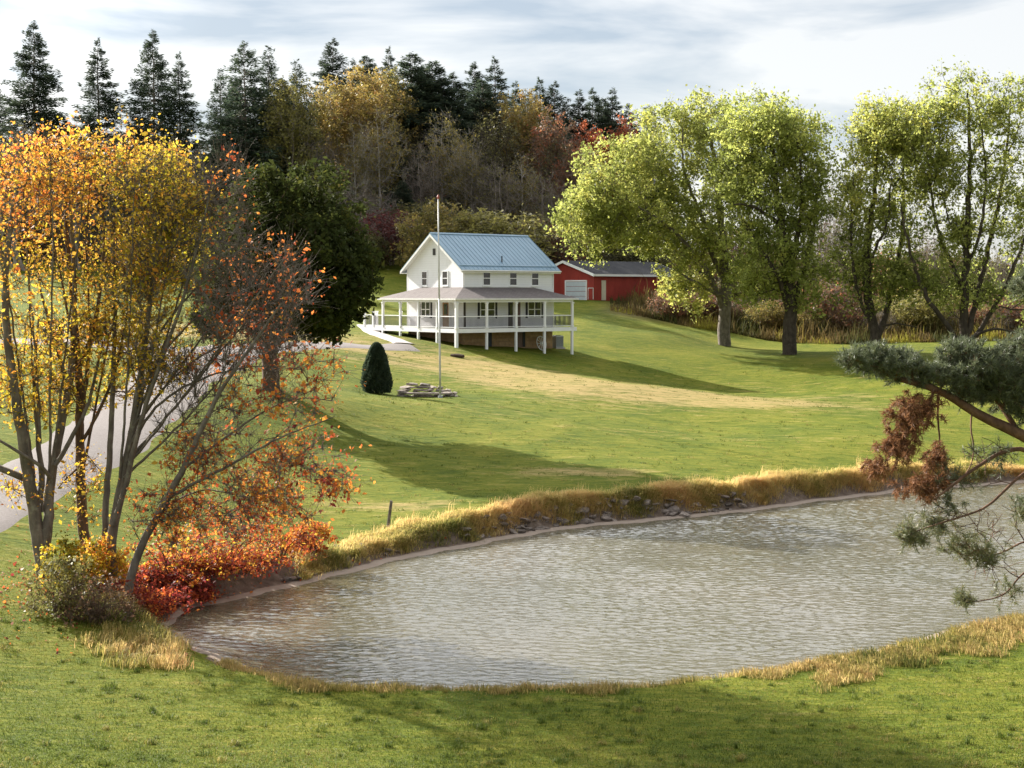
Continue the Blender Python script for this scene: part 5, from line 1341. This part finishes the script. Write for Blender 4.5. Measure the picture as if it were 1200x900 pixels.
# autumn trees of the wood edge
for kind, var, px, top, d, wide, lab in (
    ("gold", 0, 418, 78, 196, 1.15, "golden tree with a full crown in the middle of the wood"),
    ("gold", 1, 386, 92, 194, 1.0, "golden brown tree left of the full golden crown"),
    ("gold", 1, 446, 84, 200, 1.0, "pale golden tree between the golden crown and the dark spruces"),
    ("green", 0, 340, 92, 186, 1.0, "olive green tree behind the dark shade tree"),
    ("green", 0, 462, 82, 202, .8, "light green crown tucked left of the dark spruce clump"),
    ("gold", 0, 620, 106, 206, 1.0, "round golden crown high above the barn end of the house"),
    ("gold", 1, 594, 112, 210, .9, "yellow green crown left of the round golden one"),
    ("rust", 0, 652, 128, 200, 1.05, "reddish brown tree right of the round golden crown"),
    ("rust", 0, 676, 170, 192, 1.0, "dull rust tree beside the left edge of the yellow green tree"),
    ("scarlet", 0, 688, 146, 214, .9, "scarlet tree under the three small spruces"),
    ("scarlet", 0, 728, 140, 216, .9, "scarlet tree half hidden by the yellow green tree"),
    ("sparse", 0, 520, 128, 190, 1.0, "thin half bare tree with yellow leaves before the dark spruces"),
    ("sparse", 0, 452, 126, 188, 1.0, "half bare pale trunked tree right of the golden crown"),
    ("sparse", 0, 424, 138, 186, .8, "half bare pale trunked tree straight below the golden crown"),
    ("sparse", 0, 546, 150, 187, .9, "thin pale tree with a few yellow leaves right of the flagpole"),
    ("sparse", 0, 612, 178, 186, 1.2, "half bare olive tree with pale forked limbs above the roof"),
    ("bare", 0, 378, 160, 186, 1.1, "bare grey tree right of the dark shade tree"),
    ("bare", 0, 432, 150, 190, 1.0, "bare brown tree below the golden crown"),
    ("bare", 1, 556, 166, 188, 1.2, "bare grey brown tree right behind the flagpole top"),
    ("bare", 1, 586, 190, 184, 1.2, "bare grey tree above the house roof end"),
    ("bare", 0, 498, 170, 186, 1.0, "bare dark tree left behind the flagpole top"),
    ("bare", 1, 640, 200, 184, 1.1, "bare brown tree above the gap between house and barn"),
    ("olive", 0, 664, 236, 182, 1.0, "dark olive tree behind the left end of the barn"),
    ("olive", 0, 714, 252, 180, 1.1, "dark olive tree behind the barn roof"),
    ("olive", 0, 630, 250, 180, 1.0, "dark olive tree just right of the blue roof"),
    ("bare", 1, 22, 150, 176, 1.2, "brown twiggy tree under the spruces at the far left"),
    ("bare", 0, 90, 170, 178, 1.0, "grey twiggy tree behind the orange maple tops"),
    ("bare", 0, 232, 168, 180, 1.0, "thin bare tree in the gap right of the paired spruces")):
    stand(kind, var, px, d, top, None, lab, None, wide)
for kind, px, top, d, wide, lab in (
    ("maroon bush", 455, 250, 172, 1.3, "maroon bush at the wood edge left of the house roof"),
    ("gold bush", 514, 246, 166, 1.1, "pale yellow green bush right behind the house roof peak"),
    ("olive bush", 580, 250, 168, 1.5, "olive bush spreading behind the blue roof"),
    ("olive bush", 548, 256, 166, 1.1, "low olive bush between the yellow one and the spreading one"),
    ("grey bush", 396, 212, 178, 1.2, "grey blue leafless bush right of the dark shade tree"),
    ("grey bush", 432, 226, 180, 1.2, "grey leafless bush left of the small round evergreen"),
    ("dark bush", 500, 240, 180, 1.2, "dark bush under the wood right of the small round evergreen"),
    ("dark bush", 618, 272, 174, 1.2, "dark bush between the blue roof and the barn peak"),
    ("dark bush", 436, 276, 168, 1.0, "dark low bush right beside the shade tree"),
    ("dark bush", 752, 286, 178, 1.2, "dark bush at the right end of the barn"),
    ("rust bush", 640, 262, 176, 1.2, "rust brown bush above the barn's left eave")):
    stand(kind, 0, px, d, top, None, lab, None, wide)
# deeper ranks: trunks and crowns that nothing tells apart
r2 = np.random.default_rng(61); random.seed(61)
for i in range(52):
    px = r2.uniform(335, 745); d = r2.uniform(206, 262)
    stand("spruce", int(r2.integers(5)), px, d, None, r2.uniform(15, 21), "dark conifer deep inside the wood behind the front trees", "conifers deep inside the wood", r2.uniform(.9, 1.1))
for i in range(46):
    px = r2.uniform(335, 690); d = r2.uniform(186, 215)
    stand("pole", 0, px, d, None, r2.uniform(14, 20), "thin bare trunked tree among the front ranks of the wood", "thin trunks in the wood", r2.uniform(.8, 1.2))
for i in range(30):
    px = r2.uniform(340, 720); d = r2.uniform(184, 200)
    k = ("dark bush", "grey bush", "rust bush")[int(r2.integers(3))]
    stand(k, 0, px, d, None, r2.uniform(2.5, 5.5), "low undergrowth bush in the shade of the wood", "undergrowth bushes in the wood", r2.uniform(1, 1.5))
for i in range(16):
    px = r2.uniform(-40, 330); d = r2.uniform(180, 200)
    k, v = (("bare", 0), ("pole", 0), ("dark bush", 0), ("grey bush", 0))[int(r2.integers(4))]
    stand(k, v, px, d, None, r2.uniform(4, 9), "low scrub growing under the left spruces", "scrub under the left spruces", r2.uniform(1, 1.4))
# thicket behind the weedy field on the right
for i in range(40):
    px = r2.uniform(770, 1260); d = r2.uniform(168, 215)
    k = ("dark bush", "rust bush", "olive bush", "grey bush", "dark bush")[int(r2.integers(5))]
    stand(k, 0, px, d, None, r2.uniform(4.5, 8.0), "brown green bush in the thicket beyond the weedy field", "thicket bushes beyond the field", r2.uniform(1, 1.5))
for px, top, d, var, lab in ((965, 218, 160, 0, "thin bare tree in the sky gap right of the large green tree"), (990, 232, 164, 1, "bare forked tree left of the narrow yellow green tree"), (978, 262, 158, 1, "low bare tree between the two right hand groups of trees"),
                            (1085, 262, 170, 0, "bare tree showing between the two right hand trunks"), (1205, 250, 160, 0, "bare tree at the right edge behind the multi stemmed one"), (1170, 290, 158, 1, "low bare tree behind the right hand stems")):
    stand("bare", var, px, d, top, None, lab, None, .9)
for px, top, d, k, lab in ((792, 330, 160, "dark bush", "dark bush at the barn wall under the yellow green tree"), (880, 318, 158, "dark bush", "dark bush in the field between the two big trunks"), (960, 330, 150, "rust bush", "rust brown bush right of the dark trunk"),
                         (1075, 345, 145, "olive bush", "olive bush between the right hand trunks"), (820, 345, 152, "rust bush", "brown bush left behind the pale trunk")):
    stand(k, 0, px, d, top, None, lab, None, 1.4)
for i in range(60):
    px = r2.uniform(785, 1260); d = np.interp(px, [740, 770, 860, 1000, 1300], [152, 149, 147, 141, 139]) + r2.uniform(0, 24)
    k = ("rust bush", "olive bush", "rust bush", "gold bush", "grey bush")[int(r2.integers(5))]
    stand(k, 0, px, d, None, r2.uniform(1.3, 3.6), "rough brown bush among the tall weeds behind the big trees", "bushes among the tall weeds", r2.uniform(1, 1.5))
# two dark clipped shrubs beside the side road, seen through the yellow leaves
stand("dark bush", 0, 62, 100, None, 1.7, "dark shrub by the side road behind the yellow maples", None, .9)
stand("dark bush", 0, 114, 98, None, 1.8, "dark shrub near the drive behind the yellow maples", None, .8)
# far wooded hills, the blue of distance haze put into their colour
def far_hill(name, y0, zz, x0, x1, seed, mat):
    r_ = np.random.default_rng(seed); n = 80
    x = np.linspace(x0, x1, n); h = zz * (.75 + .25 * np.sin(x / 420 + seed) + .12 * np.sin(x / 150 + 2 * seed))
    rows = [(y0 - 500, -8 + 0 * x), (y0 - 160, h * .7), (y0, h), (y0 + 500, h * .6), (y0 + 900, -8 + 0 * x)]
    V = np.concatenate([np.stack([x, np.full(n, y), 6 + np.clip(z, -9, 999)], 1) for y, z in rows])
    i = (np.arange(len(rows) - 1)[:, None] * n + np.arange(n - 1)[None]).ravel()
    return struct(link(name, mesh_np(name, V, np.stack([i, i + 1, i + 1 + n, i + n], 1), mat, None, True)))
M_HAZE_HILL = simple_mat("wooded hills with painted haze", (0.10, 0.135, 0.165), .95, .25, .02, spec=.05)
far_hill("hills", 2500, 42, -1800, 2600, 1, M_HAZE_HILL)

# ------------------------------------------------------------------ the clipped conical evergreen
r = np.random.default_rng(71)
bx = at(441.5, 461, 91); bg = np.array([bx[0], bx[1], gz(bx[0], bx[1])])
H = 3.05
n = 26000
t = r.uniform(0, 1, n) ** .8; prof_r = .96 * np.sqrt(np.clip(1 - t ** 1.9, 0, 1)) * (1 - .16 * t) * (.82 + .18 * smooth(0, .15, t))
a = r.uniform(0, 6.28, n); q = (r.uniform(.30, 1, n)) ** .5 * (1 + .06 * np.sin(a * 5 + t * 9) + .05 * np.sin(a * 9 - t * 17) + r.normal(0, .03, n))
c = np.stack([prof_r * q * np.cos(a), prof_r * q * np.sin(a), .05 + t * H], 1)
dirs = unit(np.stack([np.cos(a), np.sin(a), np.full(n, .7)], 1) + r.normal(0, .35, (n, 3))); s = unit(np.cross(dirs, r.normal(size=(n, 3))))
ln = .17 * r.uniform(.6, 1.2, n)[:, None]
V = np.stack([c - dirs * ln * .4, c + s * ln * .24, c + dirs * ln * .6, c - s * ln * .24], 1).reshape(-1, 3)
zt = np.linspace(-.2, H * .9, 6)
plant("evergreen_shrub", "clipped dark green conical evergreen beside the stone wall", "shrub", bg, tubes([(np.stack([0 * zt, 0 * zt, zt], 1), np.linspace(.12, .02, 6))]), (V, np.arange(4 * n).reshape(n, 4)), np.clip(.45 + r.normal(0, .2, n), 0, 1),
      B_DARK, L_SPRUCE, shift=False, trunk="stem", leafname="foliage")

# ------------------------------------------------------------------ the pine whose boughs hang in from the right
r = np.random.default_rng(81)
d = 22.0
pg = np.array([10.6, 22.6, gz(10.6, 22.6)])
limbs = [(np.array([pg - (0, 0, .4), pg + (.1, 0, 3), pg + (.05, .1, 6.5), pg + (-.1, .1, 10), pg + (0, 0, 13.5)]), .34, .10)]
def pl(pts, r0, r1, dd=0.0, d0=d): return px_limb(pts, d0, r0, r1, r, .03, dd)
main = pl([(1420, 660), (1320, 590), (1240, 535), (1195, 508), (1150, 488), (1110, 462), (1085, 452), (1050, 443), (1020, 428), (995, 418)], .155, .018, -.6)
main[0][0] = pg + (.05, .1, 5.4)
low = pl([(1380, 700), (1280, 600), (1200, 524), (1172, 530), (1140, 550), (1115, 570), (1095, 585)], .075, .014, -1.0); low[0][0] = pg + (.05, .1, 4.6)
low2 = pl([(1390, 720), (1290, 610), (1215, 545), (1192, 560), (1170, 582), (1156, 595), (1130, 605), (1105, 612), (1075, 622)], .05, .008, -1.2); low2[0][0] = pg + (.08, .1, 4.3)
low3 = pl([(1390, 760), (1290, 680), (1225, 632), (1196, 635), (1180, 646), (1150, 655), (1130, 655)], .04, .008, -.6); low3[0][0] = pg + (.05, .1, 3.9)
low4 = pl([(1390, 780), (1290, 700), (1225, 655), (1195, 674), (1180, 696), (1160, 703), (1132, 706)], .035, .007, -.9); low4[0][0] = pg + (.05, .1, 3.7)
dn1 = pl([(1094, 456), (1090, 475), (1078, 495), (1068, 515), (1058, 535)], .022, .008, -.2, 21.6)
dn2 = pl([(1100, 458), (1098, 490), (1102, 515), (1100, 540), (1090, 560)], .020, .007, .2, 21.6)
dn3 = pl([(1140, 482), (1136, 500), (1142, 520), (1140, 545), (1120, 570)], .018, .006, .1, 21.7)
up1 = pl([(1195, 508), (1170, 470), (1140, 440), (1115, 425)], .05, .012, .6, 21.8)
up2 = pl([(1240, 535), (1225, 470), (1195, 420), (1165, 405)], .07, .014, .5, 21.9)
up3 = pl([(1300, 575), (1290, 480), (1255, 410), (1210, 390)], .08, .014, -.5, 22)
up4 = pl([(1330, 500), (1270, 360), (1225, 340), (1195, 338)], .06, .012, .3, 22); up4[0][0] = pg + (0, .1, 6.6)
limbs += [main, low, low2, low3, low4, dn1, dn2, dn3, up1, up2, up3, up4]
crown_p = lobes_targets([(pg + np.array([1.6, .3, 11.2]), (2.4, 3.0, 3.4), 3, .5), (pg + np.array([2.4, .5, 7.6]), (2.2, 3.0, 1.6), 2, .5)], 420, r, .5)[0]
for k_ in range(9):
    h_ = 6.4 + .8 * k_; a_ = r.uniform(-1.7, 1.7)
    limbs.append((np.array([pg + (0, .1, h_), pg + (1.0 * math.cos(a_), 1.0 * math.sin(a_), h_ + .2), pg + ((2.8 - .17 * k_) * math.cos(a_), (2.8 - .17 * k_) * math.sin(a_), h_ + .1)]), .06, .015))
def tufts(T, D, nn, ln, rg, w=.0045):
    n = len(T); k = np.repeat(np.arange(n), nn)
    dd = unit(D[k] * .55 + rg.normal(0, .55, (len(k), 3)))
    b = T[k] - D[k] * (rg.uniform(0, .10, len(k)))[:, None]
    L2 = (ln * rg.uniform(.7, 1.15, len(k)))[:, None]
    s = unit(np.cross(dd, rg.normal(size=(len(k), 3)))) * w
    V = np.stack([b - s, b + s, b + dd * L2 + s * .3, b + dd * L2 - s * .3], 1).reshape(-1, 3)
    return V, np.arange(len(V)).reshape(-1, 4), k
def pix(lobs, n, pw=.5): return lobes_targets(lobs, n, r, pw)[0]
green = pix([px_lobe(1015, 422, 21.5, 28, 16, 1.0, 0, .35), px_lobe(1055, 428, 21.6, 32, 20, 1.6, 0, .45), px_lobe(1092, 440, 21.7, 28, 14, 1.0, 0, .4), px_lobe(1140, 432, 21.8, 40, 26, 2.6, 0, .55), px_lobe(1180, 440, 21.9, 40, 38, 3.4, 0, .6),
             px_lobe(1200, 412, 22, 34, 18, 1.2, 0, .5), px_lobe(1150, 462, 21.8, 38, 14, 1.2, 0, .4), px_lobe(1215, 335, 22, 30, 20, 1.0, 0, .5), px_lobe(1240, 440, 22, 50, 60, 3.0, 0, .8), px_lobe(1195, 470, 21.9, 30, 28, 1.2, 0, .5), px_lobe(1120, 410, 21.9, 20, 10, .5, 0, .3)], 1000, .55)
low_g = pix([px_lobe(1070, 628, 20.9, 18, 14, 1.6, 0, .25), px_lobe(1100, 615, 21.1, 30, 12, 1.2, 0, .3), px_lobe(1150, 652, 21.4, 32, 10, 1.4, 0, .3), px_lobe(1130, 704, 21.2, 14, 7, .8, 0, .2), px_lobe(1200, 600, 21.6, 16, 28, 1.2, 0, .3), px_lobe(1165, 530, 21.7, 34, 24, 1.3, 0, .4), px_lobe(1120, 560, 21.4, 30, 18, .8, 0, .3), px_lobe(1175, 690, 21.4, 24, 16, .6, 0, .3), px_lobe(1130, 640, 21.2, 50, 20, 1.2, 0, .4), px_lobe(1110, 590, 21.2, 40, 26, .8, 0, .4)], 260, .85)
dead = pix([px_lobe(1064, 492, 21.4, 26, 36, 2.0, 0, .4), px_lobe(1050, 524, 21.4, 24, 18, 1.3, 0, .35), px_lobe(1030, 546, 21.3, 20, 11, .7, 0, .3), px_lobe(1100, 540, 21.5, 22, 28, 1.0, 0, .4), px_lobe(1085, 572, 21.4, 36, 16, 1.1, 0, .4), px_lobe(1085, 478, 21.5, 24, 22, .6, 0, .3)], 300, .8)
sparse_t = pix([px_lobe(1120, 605, 21.2, 45, 22, 2, 0, .4), px_lobe(1160, 620, 21.4, 40, 34, 2, 0, .4), px_lobe(1165, 665, 21.3, 40, 26, 2, 0, .4), px_lobe(1150, 540, 21.5, 40, 36, 2, 0, .4)], 260, .8)
chains, dirs, _ = grow(limbs, np.vstack([green, low_g, dead, sparse_t, crown_p]), r, .18, .0042, .03, upc=.1, cap=.55)
dirs = unit(dirs + 1e-6); wd = tubes(chains, .03)
nG, nL, nD = len(green), len(low_g), len(dead)
def sub_tips(T, D, m, sp, up=0.0):
    k = np.repeat(np.arange(len(T)), m)
    D2 = unit(D[k] * .7 + r.normal(0, .5, (len(k), 3)) + np.array([0, 0, up])); return T[k] + D2 * r.uniform(.02, sp, len(k))[:, None], D2
gT, gD = sub_tips(np.vstack([green, low_g, crown_p]), np.vstack([dirs[:nG + nL], dirs[-len(crown_p):]]), 4, .19, .25)
dT, dD = sub_tips(dead, dirs[nG + nL:nG + nL + nD], 3, .12, -.5)
tw = twig_cones(gT - gD * .16, gT, .0032); tw2 = twig_cones(dT - dD * .14, dT, .003)
pine = thing("pine_tree", "pine at the right edge whose long boughs hang over the pond", "tree", pg)
V, F = merge([wd, tw, tw2]); link("trunk", mesh_np("trunk", V - pg, F, B_PINE, None, True), pine)
_nn = nG * 4
V1, F1, k1 = tufts(gT[:_nn], gD[:_nn], 26, .085, r); _n2 = (nG + nL) * 4; V2, F2, k2 = tufts(gT[_nn:_n2], gD[_nn:_n2], 13, .075, r); V3, F3, k3 = tufts(gT[_n2:], gD[_n2:], 20, .16, r, .007)
V = np.vstack([V1, V2, V3]); F = np.vstack([F1, F2 + len(V1), F3 + len(V1) + len(V2)]); k = np.r_[k1, k2 + _nn, k3 + _n2]; hue = np.clip(.42 + r.normal(0, .14, len(F)) + .25 * (gT[k][:, 2] < 6.4), 0, 1); link("needles", mesh_np("needles", V - pg, F, L_PINE, hue), pine)
V, F, k = tufts(dT, unit(dD + np.array([0, 0, -.7])), 16, .085, r, .006); link("dead_needles", mesh_np("dead_needles", V - pg, F, L_DEADN, np.clip(.5 + r.normal(0, .2, len(F)), 0, 1)), pine)["label"] = "dead brown needles hanging below the bough"

# ------------------------------------------------------------------ grasses
def blades(P, D, ln, w, rg, bend=.5):
    """bent grass blades: two quads each"""
    n = len(P); up = np.array([0, 0, 1.0])
    h = unit(D + rg.normal(0, .35, (n, 3)) * np.array([1, 1, 0])); h[:, 2] = 0
    L2 = np.broadcast_to(np.asarray(ln, float), (n,))[:, None] * rg.uniform(.6, 1.25, n)[:, None]
    b = (bend * rg.uniform(.4, 1.5, n))[:, None]
    s = unit(np.cross(np.broadcast_to(up, (n, 3)), h + rg.normal(0, .5, (n, 3)))) * w
    m_ = P + up * L2 * .58 + h * L2 * b * .22; e = P + up * L2 * (1 - .42 * b) + h * L2 * b * .75
    V = np.stack([P - s, P + s, m_ + s * .7, m_ - s * .7, e + s * .12, e - s * .12], 1).reshape(-1, 3)
    i = np.arange(n)[:, None] * 6
    F = np.concatenate([i + np.array([[0, 1, 2, 3]]), i + np.array([[3, 2, 4, 5]])])
    return V, F
def grad_sd(P):
    e = .15; a = signed_shore(P + (e, 0)) - signed_shore(P - (e, 0)); b = signed_shore(P + (0, e)) - signed_shore(P - (0, e))
    return unit(np.stack([a, b], 1))
r = np.random.default_rng(91)
# mown turf of the near lawn
n = 300000
dd = 26.3 + (58 - 26.3) * r.uniform(0, 1, n) ** 1.7
xx = r.uniform(-.42, .46, n) * dd
P = np.stack([xx, dd], 1); sd = signed_shore(P); ok = (sd > .5) & (dd < 48)
P = P[ok]; z = ground_z(P[:, 0], P[:, 1], sd[ok])
hz = np.clip(.40 + .16 * np.sin(P[:, 0] * .9 + np.sin(P[:, 1] * 1.3)) * np.sin(P[:, 1] * .7) + r.normal(0, .17, len(P)), 0, 1)
D = np.column_stack([r.normal(size=(len(P), 2)), np.zeros(len(P))])
V, F = blades(np.column_stack([P, z - .01]), D, .065, .007, r, .8)
stuff(link("grass", mesh_np("grass", V, F, L_GRASS, np.r_[hz, hz])), "short mown green grass of the near lawn", "grass")
# long grass on the banks
_n = 5200
c = np.column_stack([r.uniform(-.36, .36, _n), 47 + 75 * r.uniform(0, 1, _n) ** 1.3]); c[:, 0] *= c[:, 1]
sd = signed_shore(c); hl = (c - np.array([HX, HY])) @ np.array([[math.cos(ALPHA), -math.sin(ALPHA)], [math.sin(ALPHA), math.cos(ALPHA)]])
_px = 600 + FPX * c[:, 0] / c[:, 1]
c = c[(sd > 2.2) & ~((hl[:, 0] > -3) & (hl[:, 0] < L + 1) & (hl[:, 1] > -3) & (hl[:, 1] < W + 4)) & (_px > 330)]; k = np.repeat(np.arange(len(c)), 12)
p = c[k] + r.normal(0, .12, (len(k), 2)); z = ground_z(p[:, 0], p[:, 1])
V, F = blades(np.column_stack([p, z - .01]), np.column_stack([r.normal(size=(len(k), 2)), np.zeros(len(k))]), (.075 * r.lognormal(0, .35, len(c)))[k], .012, r, .8)
h = np.clip(r.choice([.2, .36, .55, .85], len(c), p=[.35, .3, .2, .15])[k] + r.normal(0, .1, len(k)), 0, 1)
stuff(link("lawn_tuft", mesh_np("lawn_tuft", V, F, L_GRASS, np.r_[h, h])), "small uneven tufts scattered over the sloping lawn before the house", "grass")
_n = 900
c = np.column_stack([r.uniform(-.37, .37, _n), 27 + 15 * r.uniform(0, 1, _n) ** 1.5]); c[:, 0] *= c[:, 1]
sd = signed_shore(c); c = c[sd > 1.0]; k = np.repeat(np.arange(len(c)), 34)
p = c[k] + r.normal(0, .07, (len(k), 2)) * r.uniform(.5, 1.6, len(c))[k][:, None]; z = ground_z(p[:, 0], p[:, 1])
V, F = blades(np.column_stack([p, z - .01]), np.column_stack([r.normal(size=(len(k), 2)), np.zeros(len(k))]), (.10 * r.lognormal(0, .3, len(c)))[k], .007, r, .8)
h = np.clip(r.choice([.12, .2, .3, .75], len(c), p=[.35, .3, .2, .15])[k] + r.normal(0, .1, len(k)), 0, 1)
stuff(link("turf_tuft", mesh_np("turf_tuft", V, F, L_GRASS, np.r_[h, h])), "darker longer tufts scattered through the near lawn", "grass")
def bank(name, label, n_t, s0, s1, region, ln, hue, rg, per=18, w=.009, out=1.0, spread=.10, clump=.45):
    lo, hi = SH.min(0) - 4, SH.max(0) + 4
    C_ = rg.uniform(lo, hi, (n_t * 60, 2)); sd = signed_shore(C_)
    wig = .35 * np.sin(C_[:, 0] * 1.1) + .25 * np.sin(C_[:, 0] * 2.7 + C_[:, 1])
    ok = (sd > s0 + wig * .4) & (sd < s1 + wig) & region(C_); C_ = C_[ok][:n_t]; sd = sd[ok][:n_t]
    G = grad_sd(C_)
    kind = np.clip(hue + clump * .5 * np.sin(C_[:, 0] * .9 + 2 * np.sin(C_[:, 1] * .5)) * np.sin(C_[:, 1] * .8 + 1) + rg.normal(0, .16, len(C_)), 0, 1)
    k = np.repeat(np.arange(len(C_)), per)
    p = C_[k] + rg.normal(0, spread, (len(k), 2)); z = ground_z(p[:, 0], p[:, 1])
    D = np.column_stack([-G[k] * out + rg.normal(0, .5, (len(k), 2)), np.zeros(len(k))])
    sz = rg.uniform(.55, 1.2, len(C_))[k]
    V, F = blades(np.column_stack([p, z - .03]), D, ln * sz, w, rg, .95)
    h = np.clip(kind[k] + rg.normal(0, .10, len(k)), 0, 1)
    return stuff(link(name, mesh_np(name, V, F, L_STRAW, np.r_[h, h])), label, "grass")
rg0 = np.random.default_rng(92)
def _patch(C_): return np.sin(C_[:, 0] * 4.3 + 1.5 * np.sin(C_[:, 1] * 2.6)) * np.sin(C_[:, 1] * 4.9 + C_[:, 0] * 1.6)
pxf = lambda C_: px_of(C_[:, 0], C_[:, 1], np.full(len(C_), .4))
bank("tall_grass", "long golden dry grass hanging over the far pond bank", 8000, .5, 2.0, lambda C_: (C_[:, 1] > 46) & (pxf(C_)[0] > 350) & (C_[:, 0] < 33) & (_patch(C_) > rg0.uniform(-1.1, .35, len(C_))) & (signed_shore(C_) > np.where(pxf(C_)[0] > 560, .78, .5) + .2 * np.sin(C_[:, 0] * 2.1)), .32, .44, r, 20, .008, 1.0, .14, .7)
bank("tall_grass", "thin taller seed stalks standing above the golden bank grass", 700, .8, 2.4, lambda C_: (C_[:, 1] > 46) & (pxf(C_)[0] > 350) & (C_[:, 0] < 33), .62, .62, r, 6, .005, .8, .12, .5)
bank("tall_grass", "short grass and straw fringe along the near pond edge", 2600, .12, 1.0, lambda C_: (C_[:, 1] < 46) & (C_[:, 0] > -7.5) & (pxf(C_)[0] < 1000), .26, .42, r, 16, .008, .3)
bank("tall_grass", "yellow green grass clumps on the bank at the lower right", 2300, .5, 2.5, lambda C_: (C_[:, 1] < 47) & (pxf(C_)[0] >= 960) & (C_[:, 0] < 22) & (_patch(C_) > rg0.uniform(-1.1, .3, len(C_))), .30, .36, r, 18, .008, .5)
bank("tall_grass", "golden brown grass clump at the left tip of the pond", 1300, .3, 2.6, lambda C_: (C_[:, 1] < 42.2) & (pxf(C_)[0] < 215) & (pxf(C_)[0] > 100) & (C_[:, 1] > 36) & (_patch(C_ * .5) > rg0.uniform(-1.2, .4, len(C_))), .45, .46, r, 18, .008, .5, .12, .9)
# weedy field behind the big trees
n = 52000
px = r.uniform(715, 1290, n); dd = 141 + 34 * r.uniform(0, 1, n) ** 1.4
edge = np.interp(px, [715, 735, 760, 800, 860, 925, 1000, 1300], [150, 149, 148, 146, 145, 141, 138, 136])
dd = edge + (dd - 141)
x = (px - 600) / FPX * dd; z = ground_z(x, dd)
inside = ~((np.cos(BA) * (x - BX) + np.sin(BA) * (dd - BY) > -1.5) & (np.cos(BA) * (x - BX) + np.sin(BA) * (dd - BY) < BL + 1) & (-np.sin(BA) * (x - BX) + np.cos(BA) * (dd - BY) > -.6) & (-np.sin(BA) * (x - BX) + np.cos(BA) * (dd - BY) < BW + 1))
x, dd, z, px = x[inside], dd[inside], z[inside], px[inside]
D = np.column_stack([r.normal(size=(len(x), 2)), np.zeros(len(x))])
cl = .36 + .34 * np.sin(x * .8 + 1.5 * np.sin(dd * .2)) * np.sin(dd * .31) + r.normal(0, .17, len(x))
hgt = (1.25 + .55 * np.sin(x * .9 + 1.2 * np.sin(dd * .5)) * np.sin(dd * .6 + x * .3)) * r.lognormal(0, .42, len(x)) * np.clip((px - 690) / 90, .45, 1) * np.clip(.35 + (dd - edge[inside]) / 7 + r.normal(0, .12, len(x)), .25, 1.1)
cl = cl + .35 * np.clip(1 - (dd - edge[inside]) / 5, 0, 1) * (np.sin(x * .7 + 1) > -.1)
V, F = blades(np.column_stack([x, dd, z - .05]), D, hgt, .035, r, .45)
stuff(link("weeds", mesh_np("weeds", V, F, L_WEED, np.clip(np.r_[cl, cl], 0, 1))), "tall brown and olive weeds covering the field behind the trees", "weeds")
# fallen leaves under the maples
n = 3600
c = np.column_stack([r.normal(-10.6, 2.6, n), r.normal(43.3, 2.0, n)]); c2 = np.column_stack([r.uniform(-17, -2, 900), r.uniform(37, 56, 900)]); c = np.vstack([c, c2])
sd = signed_shore(c); c = c[sd > .05]; z = ground_z(c[:, 0], c[:, 1]) + .035
V, F = leaves(np.column_stack([c, z]), .08, r, .7, 3.0)
stuff(link("fallen_leaves", mesh_np("fallen_leaves", V, F, L_MAPLE, np.clip(r.normal(.82, .16, len(F)), 0, 1))), "fallen red and orange leaves scattered under the maples", "leaves")
